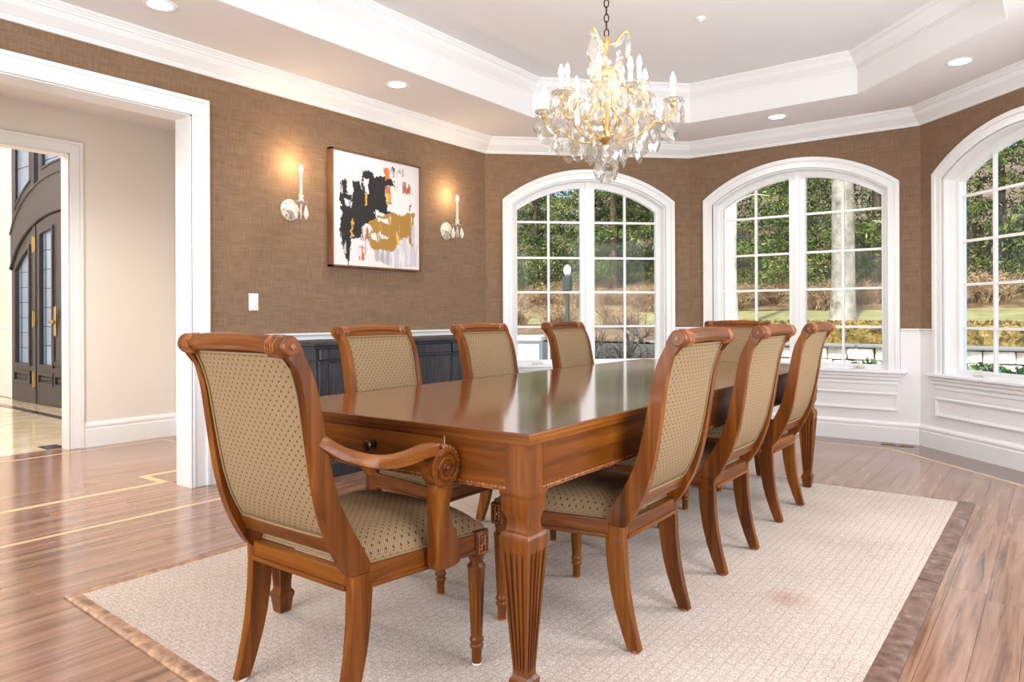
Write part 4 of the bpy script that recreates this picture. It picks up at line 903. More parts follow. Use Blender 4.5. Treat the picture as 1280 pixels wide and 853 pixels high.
# ================================================================== PAINTING
PX = -4.335; pic = empty('framed_painting', (PX, 3.897, 1.888)); tag(pic, 'abstract black, white and ochre painting in a thin wooden frame', 'painting')
PW_, PH_ = 0.465, 0.443
wood('frame_wood', lin(88, 58, 40), lin(120, 82, 58), lin(144, 102, 76), axis=2, coat=0.0, rough=0.55)
for (y0, y1, z0, z1) in ((-PW_, -PW_+.014, -PH_, PH_), (PW_-.014, PW_, -PH_, PH_), (-PW_, PW_, PH_-.014, PH_), (-PW_, PW_, -PH_, -PH_+.014)):
    box('frame_bar', 0.002, .060, y0, y1, z0, z1, 'frame_wood', pic, .001)
def paint_colors(U, V):
    """U across (0..1, left to right seen from the room), V down"""
    rs = np.random.default_rng(11)
    def fbm(x, y, f, seed, oc=4):
        r = np.random.default_rng(seed); out = np.zeros_like(x); a = 1.0; tot = 0
        for o_ in range(oc):
            n_ = 64; G = r.random((n_+1, n_+1)); xx = (x*f) % n_; yy = (y*f) % n_; i = xx.astype(int); j = yy.astype(int); fx_ = xx-i; fy_ = yy-j; fx_ = fx_*fx_*(3-2*fx_); fy_ = fy_*fy_*(3-2*fy_)
            out += a*((G[i, j]*(1-fx_)+G[i+1, j]*fx_)*(1-fy_)+(G[i, j+1]*(1-fx_)+G[i+1, j+1]*fx_)*fy_); tot += a; a *= .55; f *= 2.1
        return out/tot
    w1 = fbm(U+.3, V*.6, 9, 1)-.5; w2 = fbm(U, V+.2, 9, 2)-.5; fine_ = fbm(U, V, 42, 3, 3); st_ = fbm(U*1.0, V*.14, 40, 5, 3)
    f2_ = fbm(U+.5, V*.5+.1, 60, 8, 3)
    Uw, Vw = U+w1*.06+(fine_-.5)*.04+(f2_-.5)*.02, V+w2*.06+(f2_-.5)*.04
    C_ = np.stack([np.full_like(U, .80), np.full_like(U, .77), np.full_like(U, .755)], -1); C_ *= (1-.06*(fbm(U, V, 5, 6)[..., None]))
    def px(x, y): u = (x-95)/496; yt = 65+115*u; yb = 768+32*u; return u, (y-yt)/(yb-yt)
    def poly(pts, col, dry=0.0, a=1.0):
        P = [px(*p) for p in pts]; ins_ = np.zeros(U.shape, bool); n_ = len(P); j = n_-1
        for i in range(n_):
            (xi, yi), (xj, yj) = P[i], P[j]
            c_ = ((yi > Vw) != (yj > Vw)) & (Uw < (xj-xi)*(Vw-yi)/((yj-yi) if abs(yj-yi) > 1e-9 else 1e-9)+xi); ins_ ^= c_; j = i
        mk = ins_.astype(float)*a
        if dry > 0: mk *= np.clip((st_-dry*.62)*9, 0, 1)
        C_[:] = C_*(1-mk[..., None])+np.array(lin(*col)[:3])*mk[..., None]
    grey, blk, och, org, lil = (176, 172, 174), (30, 27, 27), (166, 124, 52), (206, 120, 54), (196, 186, 190)
    poly([(150, 190), (250, 190), (255, 340), (150, 330)], (228, 222, 220), .5); poly([(170, 215), (245, 215), (240, 330), (175, 340)], (206, 200, 198), .7)
    poly([(330, 480), (580, 540), (585, 780), (420, 790), (360, 740), (260, 690), (250, 560)], lil, .62); poly([(420, 560), (560, 600), (575, 770), (440, 780)], (204, 198, 206), .5)
    poly([(240, 600), (330, 620), (420, 700), (400, 770), (250, 700)], grey, .8)
    poly([(420, 180), (500, 190), (500, 230), (430, 230)], grey, .7); poly([(430, 245), (520, 265), (545, 330), (470, 330)], (150, 140, 142), .7)
    poly([(255, 190), (310, 195), (322, 235), (340, 222), (385, 235), (430, 250), (450, 305), (395, 290), (382, 330), (388, 430), (420, 455), (475, 470), (440, 486), (385, 458), (335, 440), (300, 505), (245, 540), (245, 600), (192, 612), (188, 480), (200, 265), (238, 262), (246, 330)], blk)
    poly([(130, 330), (192, 345), (194, 480), (190, 640), (180, 700), (166, 775), (150, 700), (130, 560)], blk, .25); poly([(128, 270), (165, 235), (170, 330), (135, 350)], blk, .5)
    poly([(132, 560), (160, 570), (165, 700), (140, 690)], (190, 188, 188), .75); poly([(150, 370), (190, 380), (188, 430), (155, 410)], (206, 204, 204), .6)
    poly([(262, 240), (290, 245), (285, 330), (264, 325)], (226, 222, 218), .2)
    poly([(430, 185), (450, 175), (490, 205), (470, 215)], blk, .6); poly([(524, 405), (532, 405), (530, 450), (524, 450)], (60, 52, 50), .2)
    poly([(375, 190), (410, 175), (412, 245), (385, 255)], org, .45); poly([(384, 290), (418, 300), (424, 395), (388, 400)], (188, 120, 70), .35); poly([(388, 338), (414, 340), (414, 380), (390, 380)], (222, 172, 74), .1)
    poly([(490, 285), (530, 300), (535, 335), (505, 330)], (186, 84, 56), .5); poly([(440, 300), (520, 320), (530, 332), (450, 332)], (170, 120, 100), .7)
    poly([(290, 500), (330, 470), (400, 455), (480, 470), (565, 455), (560, 520), (545, 575), (555, 640), (548, 665), (520, 600), (490, 590), (450, 640), (420, 690), (360, 680), (300, 660), (280, 600), (305, 560)], och, .33)
    poly([(300, 575), (380, 590), (400, 610), (300, 612)], (224, 218, 214), .5); poly([(330, 480), (420, 495), (420, 520), (335, 505)], (224, 220, 216), .55)
    poly([(246, 545), (290, 540), (295, 600), (250, 610)], (150, 100, 70), .6); poly([(225, 640), (255, 650), (258, 735), (232, 738)], (196, 110, 66), .35)
    poly([(262, 335), (276, 335), (276, 405), (266, 415)], (220, 170, 66), 0); poly([(186, 485), (196, 487), (194, 600), (187, 602)], (206, 156, 62), 0); poly([(446, 600), (466, 600), (464, 652), (446, 655)], (226, 184, 82), 0)
    return np.clip(C_, 0, 1)
nu = nv = 230; me = bpy.data.meshes.new('canvas'); iu, iv = np.meshgrid(np.arange(nu+1), np.arange(nv+1), indexing='ij')
Yl = -PW_+.014+(2*PW_-.028)*iu/nu; Zl = PH_-.014-(2*PH_-.028)*iv/nv
co = np.stack([np.full(Yl.shape, .050), Yl, Zl], -1).reshape(-1, 3); idx = (iu*(nv+1)+iv); q = np.stack([idx[:-1, :-1], idx[1:, :-1], idx[1:, 1:], idx[:-1, 1:]], -1).reshape(-1, 4)
nfr = len(co); back = co[[idx[0, 0], idx[-1, 0], idx[-1, -1], idx[0, -1]]].copy(); back[:, 0] = .004
me.from_pydata(np.vstack([co, back]).tolist(), [], q[:, ::-1].tolist()+[[nfr, nfr+1, nfr+2, nfr+3]]); ca = me.color_attributes.new('paint', 'FLOAT_COLOR', 'POINT')
pc = np.ones((nfr+4, 4)); pc[:nfr, :3] = paint_colors(iu/nu, iv/nv).reshape(-1, 3); ca.data.foreach_set('color', pc.ravel().astype(np.float32))
m = mat('canvas_paint', g(.7), .6); k = N(m); at = k.n('ShaderNodeAttribute', attribute_name='paint'); k.color(at.outputs['Color']); k.bump(k.noise(k.coord('Object', (1, 1, 1)), 90, 4), .15, .002)
new_obj('canvas', me, pic, 'canvas_paint')

# ================================================================== SWITCH, SCONCES
sw = empty('light_switch', (PX, 2.812, 1.172)); tag(sw, 'white rocker light switch on the brown wall beside the doorway', 'switch')
bm = bmesh.new(); add_box(bm, 0, .007, -.036, .036, -.058, .058, .003, 2); bm_obj('plate', bm, 'plastic_white', sw, 40)
bm = bmesh.new(); add_box(bm, .006, .011, -.017, .017, -.034, .034, .002); bm_obj('rocker', bm, 'plastic_white', sw)
# one cut-glass drop
def drop_mesh(name, w_, h, t=.35, seg=8):
    bm = bmesh.new(); prof = [(.06, 0), (.12, -.05), (.45, -.22), (.86, -.48), (1.0, -.66), (.70, -.84), (.10, -1.0)]
    add_lathe(bm, [(r*w_/2, z*h) for r, z in prof[::-1]], seg, sy=t); bmesh.ops.recalc_face_normals(bm, faces=bm.faces); me = bpy.data.meshes.new(name); bm.to_mesh(me); bm.free(); me.materials.append(MATS['crystal']); return me
def kite_mesh(name, w_, h, t=.32):
    bm = bmesh.new(); out = [(0, 0), (.30, -.14), (.62, -.34), (1.0, -.58), (.62, -.84), (0, -1.0), (-.62, -.84), (-1.0, -.58), (-.62, -.34), (-.30, -.14)]
    O = [bm.verts.new((x*w_/2, 0, z*h)) for x, z in out]
    for s in (-1, 1):
        I = [bm.verts.new((x*.5*w_/2, s*t*w_/2, (-.52+(z+.52)*.55)*h)) for x, z in out]; n = len(out)
        for i in range(n): bm.faces.new((O[i], O[(i+1) % n], I[(i+1) % n], I[i]))
        bm.faces.new(I)
    bmesh.ops.recalc_face_normals(bm, faces=bm.faces); me = bpy.data.meshes.new(name); bm.to_mesh(me); bm.free(); me.materials.append(MATS['crystal']); return me
ME_DROP = drop_mesh('crystal_drop', .035, .098); ME_DROP.materials[0] = MATS['milk_glass']; ME_KITE = kite_mesh('crystal_kite', .068, .105); ME_KITE_S = kite_mesh('crystal_kite_small', .048, .078); ME_KITE_L = kite_mesh('crystal_kite_large', .084, .128)
bm = bmesh.new(); add_sphere(bm, (0, 0, 0), .011, 8, 5); bmesh.ops.recalc_face_normals(bm, faces=bm.faces); ME_BEAD = bpy.data.meshes.new('crystal_bead'); bm.to_mesh(ME_BEAD); bm.free(); ME_BEAD.materials.append(MATS['crystal'])
def candle(parent, x, y, z, hgt, cup='white_metal', r=.0105, bulb=.055):
    bm = bmesh.new(); add_lathe(bm, [(r, z), (r, z+hgt)], 12, (x, y)); c = bm_obj('candle', bm, 'candle', parent, 40)
    bm = bmesh.new(); b0 = z+hgt; add_lathe(bm, [(.007, b0), (.0125, b0+bulb*.22), (.0135, b0+bulb*.36), (.010, b0+bulb*.62), (.005, b0+bulb*.86), (.0006, b0+bulb)], 12, (x, y)); bm_obj('flame_bulb', bm, 'bulb', c, True)
    return b0+bulb
def lamp(parent, x, y, z, e, col=(1.0, .72, .42), r=.02):
    d = bpy.data.lights.new('candle_lamp', 'POINT'); d.energy = e; d.color = col; d.shadow_soft_size = r; o = bpy.data.objects.new('candle_lamp', d); COL.objects.link(o); o.parent = parent; o.location = (x, y, z)
def crystal_obj(parent, me, x, y, z, rz, name='crystal'):
    o = bpy.data.objects.new(name, me); COL.objects.link(o); o.parent = parent; o.location = (x, y, z); o.rotation_euler = (random.uniform(-.08, .08), random.uniform(-.08, .08), rz); return o
for yy, lb in ((3.105, 'white candle wall sconce with crystal drops between the switch and the painting'), (4.742, 'white candle wall sconce with crystal drops between the painting and the bay corner')):
    sc = empty('wall_sconce', (PX, yy, 1.828)); tag(sc, lb, 'sconce', 'candle wall sconces')
    bm = bmesh.new(); add_lathe(bm, [(.076, 0), (.076, .004), (.068, .010), (.030, .014), (.024, .020), (.012, .028), (.010, .034)], 28, (0, 0), axis='x'); bm_obj('back_plate', bm, 'white_metal', sc, 40)
    bm = bmesh.new()
    for i in range(8): a = 2*PI*i/8; add_sphere(bm, (.010, .056*math.cos(a), .056*math.sin(a)), .0055, 6, 4)
    bm_obj('studs', bm, 'dark_bronze', sc, True)
    bm = bmesh.new(); add_tube(bm, catmull([(.02, 0, 0), (.06, 0, -.028), (.10, 0, -.030), (.128, 0, -.005), (.130, 0, .035)], 5), .0055, 8); bm_obj('arm', bm, 'white_metal', sc, True)
    bm = bmesh.new(); add_lathe(bm, [(.004, .030), (.020, .036), (.043, .044), (.046, .047), (.022, .046), (.016, .050), (.018, .062), (.013, .070), (.016, .080), (.020, .088), (.016, .094), (.012, .098)], 20, (.130, 0)); bm_obj('bobeche', bm, 'white_metal', sc, 40)
    zt = candle(sc, .130, 0, .095, .155); lamp(sc, .130, 0, zt+.006, 5.5)
    for i in range(6):
        a = 2*PI*i/6+.3; cx, cy = .130+.040*math.cos(a), .040*math.sin(a); crystal_obj(sc, ME_BEAD, cx, cy, .036, 0, 'crystal_bead'); crystal_obj(sc, ME_DROP, cx, cy, .024, a)

# ================================================================== CHANDELIER
ch = empty('chandelier', (-1.757, 3.085, 0)); tag(ch, 'gilded crystal chandelier with lit candle bulbs hanging over the table', 'chandelier')
bm = bmesh.new(); add_lathe(bm, [(.012, ZT-.050), (.040, ZT-.040), (.062, ZT-.012), (.065, ZT)], 24); bm_obj('ceiling_canopy', bm, 'gold', ch, 40)
zt = 2.455; z = zt; i = 0; bm = bmesh.new(); L_ = [(.011*math.cos(a), 0, .021*math.sin(a)) for a in [2*PI*q/14 for q in range(14)]]; add_tube(bm, L_, .0032, 6, True); bmesh.ops.recalc_face_normals(bm, faces=bm.faces); me_link = bpy.data.meshes.new('chain_link'); bm.to_mesh(me_link); bm.free(); me_link.materials.append(MATS['dark_bronze'])
while z < ZT-.04:
    o = bpy.data.objects.new('chain_link', me_link); COL.objects.link(o); o.parent = ch; o.location = (0, 0, z); o.rotation_euler[2] = (i % 2)*PI/2+.4; z += .0365; i += 1
bm = bmesh.new(); add_lathe(bm, [(.006, 1.905), (.016, 1.91), (.038, 1.925), (.042, 1.94), (.018, 1.955), (.009, 1.975), (.008, 2.22), (.022, 2.235), (.030, 2.255), (.022, 2.275), (.010, 2.29), (.008, 2.40), (.016, 2.415), (.010, 2.43), (.006, 2.445)], 20); bm_obj('stem', bm, 'gold', ch, 50)
def rad(r, a): return (r*math.cos(a), r*math.sin(a))
def arm_path(a, pts): return [(r*math.cos(a), r*math.sin(a), z) for r, z in pts]
def ccurve(name, a, pts, r, m_='gold', par=None):
    bm = bmesh.new(); P_ = catmull(arm_path(a, pts), 6); add_tube(bm, P_, r, 6, flat=.7); return bm_obj(name, bm, m_, par or ch, True)
def beads_on(par, a, pts, step=.03, me=None):
    P_ = catmull(arm_path(a, pts), 8); acc = 0
    for p, q_ in zip(P_[:-1], P_[1:]):
        acc += (q_-p).length
        if acc > step: acc = 0; crystal_obj(par, me or ME_BEAD, q_.x, q_.y, q_.z, 0, 'crystal_bead')
ANG0 = math.radians(20)
for i in range(6):           # body cage and crown scrolls
    a = ANG0+2*PI*i/6; cg = ccurve('cage_rib', a, [(.02, 2.285), (.055, 2.27), (.085, 2.20), (.070, 2.13), (.085, 2.07), (.125, 2.03), (.135, 1.99), (.09, 1.95), (.03, 1.935)], .0055)
    beads_on(cg, a+.06, [(.085, 2.20), (.070, 2.13), (.085, 2.07), (.125, 2.03)], .03)
    if i % 2 == 0:
        cr_ = ccurve('crown_scroll', a, [(.012, 2.40), (.04, 2.40), (.07, 2.435), (.095, 2.455), (.112, 2.440), (.108, 2.425)], .0055); x, y = rad(.108, a); crystal_obj(cr_, ME_KITE_L, x, y, 2.415, a+PI/2); crystal_obj(cr_, ME_BEAD, x, y, 2.424, 0, 'crystal_bead')
        beads_on(cr_, a, [(.02, 2.385), (.05, 2.388), (.085, 2.43)], .022)
    x, y = rad(.075, a+.5); crystal_obj(cg, ME_KITE, x, y, 2.33, a+.5+PI/2); crystal_obj(cg, ME_BEAD, x, y, 2.337, 0, 'crystal_bead')
    x, y = rad(.058, a+.25); crystal_obj(cg, ME_KITE_S, x, y, 2.215, a); x, y = rad(.10, a+.5); crystal_obj(cg, ME_KITE_S, x, y, 2.10, a+2)
ARMS = 12
for i in range(ARMS):
    a = math.radians(139)+2*PI*i/ARMS; outer = i % 2 == 0; R_ = .318 if outer else .200; zb = 2.085 if outer else 2.150
    pth = [(.03, 1.935), (.10, 1.925), (.18, 1.955), (.235, 2.00), (.275, 1.99), (.31, 2.02), (R_, zb-.018)] if outer else [(.03, 1.94), (.08, 1.975), (.13, 2.03), (.165, 2.075), (.19, 2.07), (.21, 2.11), (R_, zb-.018)]
    ar = ccurve('arm', a, pth, .0065); beads_on(ar, a+.03, [(r, z+.010) for r, z in pth[1:]], .028)
    x, y = rad(R_, a)
    bm = bmesh.new(); add_lathe(bm, [(.006, zb-.026), (.014, zb-.018), (.016, zb-.004), (.010, zb)], 14, (x, y)); bm_obj('candle_cup', bm, 'gold', ar, 40)
    bm = bmesh.new(); add_lathe(bm, [(.010, zb-.002), (.034, zb+.004), (.046, zb+.014), (.047, zb+.017), (.034, zb+.009), (.010, zb+.003)], 18, (x, y), rfun=lambda q, z: 1+.08*math.cos(9*q)); bm_obj('bobeche', bm, 'crystal', ar, True)
    zt_ = candle(ar, x, y, zb+.003, .082, bulb=.060)
    for q in range(5):
        b = 2*PI*q/5+i; xx, yy = x+.043*math.cos(b), y+.043*math.sin(b); crystal_obj(ar, ME_BEAD, xx, yy, zb+.002, 0, 'crystal_bead'); crystal_obj(ar, (ME_KITE, ME_KITE_S)[q % 2], xx, yy, zb-.008, b+PI/2)
    if outer:
        x, y = rad(.235, a+.05); crystal_obj(ar, ME_KITE_L, x, y, 1.985, a+1.2); x, y = rad(.285, a-.05); crystal_obj(ar, ME_KITE, x, y, 2.00, a)
        x, y = rad(.16, a+.3); crystal_obj(ar, ME_KITE, x, y, 1.955, a+.7); x, y = rad(.30, a+.26); crystal_obj(ar, ME_KITE_L, x, y, 2.035, a+.4); x, y = rad(.20, a-.2); crystal_obj(ar, ME_KITE_L, x, y, 1.96, a+.2); x, y = rad(.25, a+.3); crystal_obj(ar, ME_KITE, x, y, 1.97, a+1.4)
    else: x, y = rad(.165, a); crystal_obj(ar, ME_KITE, x, y, 2.055, a+.3)
for i in range(8):
    a = 2*PI*i/8; x, y = rad(.085, a); crystal_obj(ch, ME_KITE_L if i % 2 else ME_KITE, x, y, 1.925, a+PI/2); crystal_obj(ch, ME_BEAD, x, y, 1.933, 0, 'crystal_bead')
for i in range(5): a = 2*PI*i/5+.4; x, y = rad(.045, a); crystal_obj(ch, ME_KITE_L, x, y, 1.855, a+PI/2+.3); crystal_obj(ch, ME_BEAD, x, y, 1.868, 0, 'crystal_bead'); crystal_obj(ch, ME_BEAD, x, y, 1.89, 0, 'crystal_bead')
bm = bmesh.new(); add_sphere(bm, (0, 0, 1.835), .030, 12, 8); bm_obj('crystal_ball', bm, 'crystal', ch); bm = bmesh.new(); add_tube(bm, [(0, 0, 1.86), (0, 0, 1.91)], .003, 6); bm_obj('ball_rod', bm, 'gold', ch)
for i in range(6): a = 2*PI*i/6; x, y = rad(.19, a); lamp(ch, x, y, 2.30, 2.2, (1.0, .88, .72), .03)
# ================================================================== GARDEN
def ground(name, x0, x1, y0, y1, zf, m, nx=2, ny=2, label=None):
    bm = bmesh.new(); V = [[bm.verts.new((x0+(x1-x0)*i/nx, y0+(y1-y0)*j/ny, zf(x0+(x1-x0)*i/nx, y0+(y1-y0)*j/ny))) for j in range(ny+1)] for i in range(nx+1)]
    for i in range(nx):
        for j in range(ny): bm.faces.new((V[i][j], V[i+1][j], V[i+1][j+1], V[i][j+1]))
    return tag(bm_obj(name, bm, m, None, True), kind='structure')
zl = lambda x, y: 0.52+max(0, y-12.4)*.070+max(0, x+4)*.010
zh = lambda x, y: 1.19+max(0, y-22)*.27+.25*math.sin(x*.35)*min(1, (y-22)/6)
ground('driveway', -45, 30, 3.9, 12.45, lambda x, y: -.21, 'driveway'); ground('side_path', 0.8, 30, -12, 3.9, lambda x, y: -.21, 'driveway')
ground('lawn', -45, 30, 12.32, 22.3, zl, 'lawn', 20, 12); ground('wooded_slope', -70, 45, 21.8, 75, zh, 'leaf_litter', 30, 24)
ground('planting_bed', -17, -5.9, 12.30, 16.2, lambda x, y: zl(x, y)+.04, 'leaf_litter', 6, 4)
# stone retaining wall of separate blocks
sw_ = empty('retaining_wall', (0, 12.0, -.21)); tag(sw_, 'low pale stone retaining wall below the clipped hedge', 'wall')
stones = []
for q in range(4):
    bm = bmesh.new(); add_box(bm, -.5, .5, -.5, .5, -.5, .5, .07)
    for v in bm.verts: v.co += Vector((random.uniform(-.04, .04), random.uniform(-.06, .06), random.uniform(-.04, .04)))
    bmesh.ops.recalc_face_normals(bm, faces=bm.faces); me = bpy.data.meshes.new('stone'); bm.to_mesh(me); bm.free(); me.materials.append(MATS['stone']); stones.append(me)
for r in range(4):
    x = -5.9+random.random()*.2
    while x < 3.2:
        wd = random.uniform(.22, .42); o = bpy.data.objects.new('stone', random.choice(stones)); COL.objects.link(o); o.parent = sw_; o.location = (x+wd/2, .17+random.uniform(-.02, .02), .10+r*.19); o.scale = (wd-.012, .34, .178); x += wd
for i in range(8): box('coping', -5.95+i*1.16, -5.95+(i+1)*1.16-.01, -.05, .40, .765, .815, 'stone_cap', sw_, .012)
def tufts(n, pos, size, asp, seed, up=0.0):
    """n small leaf quads; pos(i,r)->(centre) ; returns mesh data"""
    r = np.random.default_rng(seed); c = pos(n, r); d = r.normal(size=(n, 3)); d[:, 2] += up; d /= np.linalg.norm(d, axis=1, keepdims=True)
    e = np.cross(d, r.normal(size=(n, 3))); e /= np.linalg.norm(e, axis=1, keepdims=True); s_ = size*(.6+.8*r.random((n, 1)))
    a = d*s_; b = e*s_*asp; v = np.stack([c-a*.5, c+b*.5, c+a*.5, c-b*.5], 1).reshape(-1, 3); f = np.arange(4*n).reshape(n, 4); return v, f
def mesh_vf(name, v, f, m):
    me = bpy.data.meshes.new(name); me.from_pydata(v.tolist(), [], f.tolist()); me.materials.append(MATS[m]); return me
def box_pos(sx, sy, z0, z1):
    def p(n, r): return np.stack([r.uniform(-sx, sx, n), r.uniform(-sy, sy, n), r.uniform(z0, z1, n)], 1)
    return p
hd = empty('clipped_hedge', (-1.4, 13.0, .5)); tag(hd, 'low golden clipped boxwood hedge along the top of the stone wall', 'hedge')
bm = bmesh.new(); add_box(bm, -4.5, 4.5, -.40, .40, 0, .40, .08, 2); bm_obj('hedge_core', bm, 'boxwood', hd, True)
v, f = tufts(16000, box_pos(4.55, .46, .0, .46), .06, .55, 3); tag(new_obj('hedge_leaves', mesh_vf('hedge_leaves', v, f, 'boxwood'), hd), kind='stuff')
hd2 = empty('clipped_hedge', (-2.4, 14.6, .66)); tag(hd2, 'second golden clipped hedge at the edge of the lawn behind the stone wall', 'hedge')
bm = bmesh.new(); add_box(bm, -1.6, 3.6, -.35, .35, 0, .22, .06, 2); bm_obj('hedge_core', bm, 'boxwood', hd2, True)
v, f = tufts(9000, box_pos(3.0, .40, .0, .28), .06, .55, 5); v[:, 0] += 1.0; tag(new_obj('hedge_leaves', mesh_vf('hedge_leaves', v, f, 'boxwood'), hd2), kind='stuff')
# evergreens: whorls of drooping sprays, three shapes shared by all trees
def evergreen(seed, h, R):
    r = np.random.default_rng(seed); cs = []; nl = 19
    for l in range(nl):
        zz = .5+(h-.5)*(l+r.uniform(-.2, .2))/nl; rr = R*(1-(l/nl)**1.5)*r.uniform(.75, 1.1); nb_ = 7
        for b in range(nb_):
            a = r.uniform(0, 2*PI); ln = rr*r.uniform(.7, 1.1)
            for q in range(6):
                t_ = (q+1.0)/6; cs.append((ln*t_*math.cos(a), ln*t_*math.sin(a), zz+.10*ln*t_-.35*ln*t_*t_+r.normal()*.06, .14+.14*t_))
    cs = np.array(cs); rep = 24; c = np.repeat(cs[:, :3], rep, 0)+r.normal(size=(len(cs)*rep, 3))*np.repeat(cs[:, 3:4], rep, 0)*np.array([1, 1, .42])
    v, f = tufts(len(c), lambda n, r_: c, .15, .28, seed+50, .1); return mesh_vf('foliage', v, f, 'evergreen')
FOL = [evergreen(21, 10.5, 2.9), evergreen(22, 12.0, 2.6), evergreen(23, 9.0, 3.1)]
def trunk_mesh(name, pts, r0, r1, m, seg=10, branches=()):
    bm = bmesh.new(); P_ = catmull(pts, 4); add_tube(bm, P_, r0, seg, rf=lambda t: r0+(r1-r0)*t+r0*.5*math.exp(-t*22))
    for (b, ra) in branches: add_tube(bm, catmull(b, 4), ra, 6, rf=lambda t: ra*(1-.8*t))
    bmesh.ops.recalc_face_normals(bm, faces=bm.faces); me = bpy.data.meshes.new(name); bm.to_mesh(me); bm.free(); me.materials.append(MATS[m])
    for p in me.polygons: p.use_smooth = True
    return me
TM = trunk_mesh('trunk', [(0, 0, -.3), (.05, .03, 3), (0, .05, 6), (.05, 0, 10.5)], .17, .03, 'dark_bark')
rr = random.Random(5); ev = []
for row, (yb, n_, x0, x1) in enumerate(((25.2, 9, -22.0, 1.5), (30.5, 8, -28, 3.0), (38.0, 6, -36, 3))):
    for i in range(n_): ev.append((x0+(x1-x0)*(i+rr.uniform(-.28, .28)+.5*(row % 2))/(n_-1), yb+rr.uniform(-1.2, 1.2), row))
EVL = ['evergreen tree in the front row beyond the brush at the foot of the slope', 'evergreen tree in the second row on the wooded slope', 'evergreen tree in the back row high on the wooded slope']
for i, (x, y, row) in enumerate(ev):
    t = empty('evergreen_tree', (x, y, zh(x, y)-.05 if y > 22 else zl(x, y)), rr.uniform(0, 6.28)); sc_ = rr.uniform(.85, 1.15); t.scale = (sc_, sc_, sc_*rr.uniform(.95, 1.15)); tag(t, EVL[row], 'tree', 'evergreens beyond the lawn, row %s' % ('one', 'two', 'three')[row])
    new_obj('foliage', FOL[i % 3], t)['kind'] = 'stuff'; new_obj('trunk', TM, t)
TB = trunk_mesh('trunk', [(0, 0, -.3), (.06, .0, 4), (-.05, .05, 9), (.1, 0, 15)], .13, .04, 'grey_bark', 8, [([(0, 0, 5), (.8, .3, 6.5), (1.3, .4, 8.5)], .05), ([(0, 0, 6.5), (-.7, .2, 8), (-1.0, .1, 10)], .045), ([(0, 0, 3.6), (-.8, -.2, 4.6), (-1.5, -.3, 5.2)], .035)])
for i in range(16):
    x = -27+i*2.0+rr.uniform(-.6, .6); y = 27.5+rr.uniform(-2, 9); t = empty('bare_tree', (x, y, zh(x, y)), rr.uniform(0, 6)); tag(t, 'slender leafless tree standing among the evergreens on the slope', 'tree', 'leafless trees on the slope'); new_obj('trunk', TB, t)
# two big trunks on the lawn
t = empty('tall_tree', (-5.62, 15.2, zl(-5.62, 15.2))); tag(t, 'pale barked tree trunk rising from the lawn behind the hedge', 'tree')
new_obj('trunk', trunk_mesh('trunk', [(0, 0, -.25), (-.03, 0, 1.5), (.0, .02, 3), (-.06, 0, 5), (-.02, 0, 11)], .165, .10, 'pale_bark', 14, [([(-.02, 0, 2.0), (-.30, .1, 2.7), (-.38, .1, 3.8), (-.55, .1, 6)], .075), ([(0, 0, 3.4), (.5, .1, 3.9), (1.1, .2, 4.2)], .035), ([(0, 0, 2.7), (.4, .1, 2.9), (.8, .1, 2.85)], .025)]), t)
t = empty('tall_tree', (-4.05, 18.2, zl(-4.05, 18.2))); tag(t, 'thick grey barked tree trunk with flared foot on the lawn', 'tree')
new_obj('trunk', trunk_mesh('trunk', [(0, 0, -.25), (.02, 0, 1.5), (.0, .02, 4), (-.03, 0, 7), (-.05, 0, 12)], .275, .20, 'grey_bark', 16), t)
# brown leafless brush along the edge of the lawn
def brush(seed, n=150):
    r = random.Random(seed); bm = bmesh.new()
    for i in range(n):
        a = r.uniform(0, 6.28); ln = r.uniform(.5, 1.25); lean = r.uniform(.1, .9); x, y = r.uniform(-.45, .45), r.uniform(-.35, .35)
        p1 = (x+math.cos(a)*lean*.4*ln, y+math.sin(a)*lean*.4*ln, ln*.55); p2 = (x+math.cos(a)*lean*ln+r.uniform(-.15, .15), y+math.sin(a)*lean*ln, ln*r.uniform(.75, 1.0))
        add_tube(bm, [(x, y, -.05), p1, p2], .010, 3, rf=lambda t: .012*(1-.6*t))
        for q in range(3):
            t_ = r.uniform(.3, 1); b0 = Vector(p1).lerp(Vector(p2), t_); add_tube(bm, [b0, b0+Vector((r.uniform(-.3, .3), r.uniform(-.3, .3), r.uniform(.02, .28)))], .006, 3)
    me = bpy.data.meshes.new('twigs'); bm.to_mesh(me); bm.free(); me.materials.append(MATS['brush_twig']); return me
BR = [brush(s_) for s_ in (1, 2, 3)]
for i in range(9):
    x = -13.8+i*.92+rr.uniform(-.1, .1); y = 15.4+(i % 2)*1.0+rr.uniform(-.3, .3)-(x+10)*.05; t = empty('brush_shrub', (x, y, zl(x, y)), rr.uniform(0, 6)); q = rr.uniform(.62, .72); t.scale = (q*1.1, q, q*rr.uniform(.6, .75)); tag(t, 'tan leafless brush shrub in the thicket on the lawn behind the lamp post', 'shrub', 'leafless thicket behind the lamp post')
    new_obj('twigs', BR[i % 3], t)
for i in range(24):
    x = -19.5+i*.95+rr.uniform(-.15, .15); y = 21.8+(i % 3)*.9+rr.uniform(-.3, .3); t = empty('brush_shrub', (x, y, max(zl(x, min(y, 22)), 1.12)), rr.uniform(0, 6)); q = rr.uniform(.8, .95); t.scale = (q*1.05, q, q*rr.uniform(.75, 1.0)); tag(t, 'tan leafless brush shrub along the far edge of the lawn', 'shrub', 'leafless brush along the lawn')
    new_obj('twigs', BR[i % 3], t)
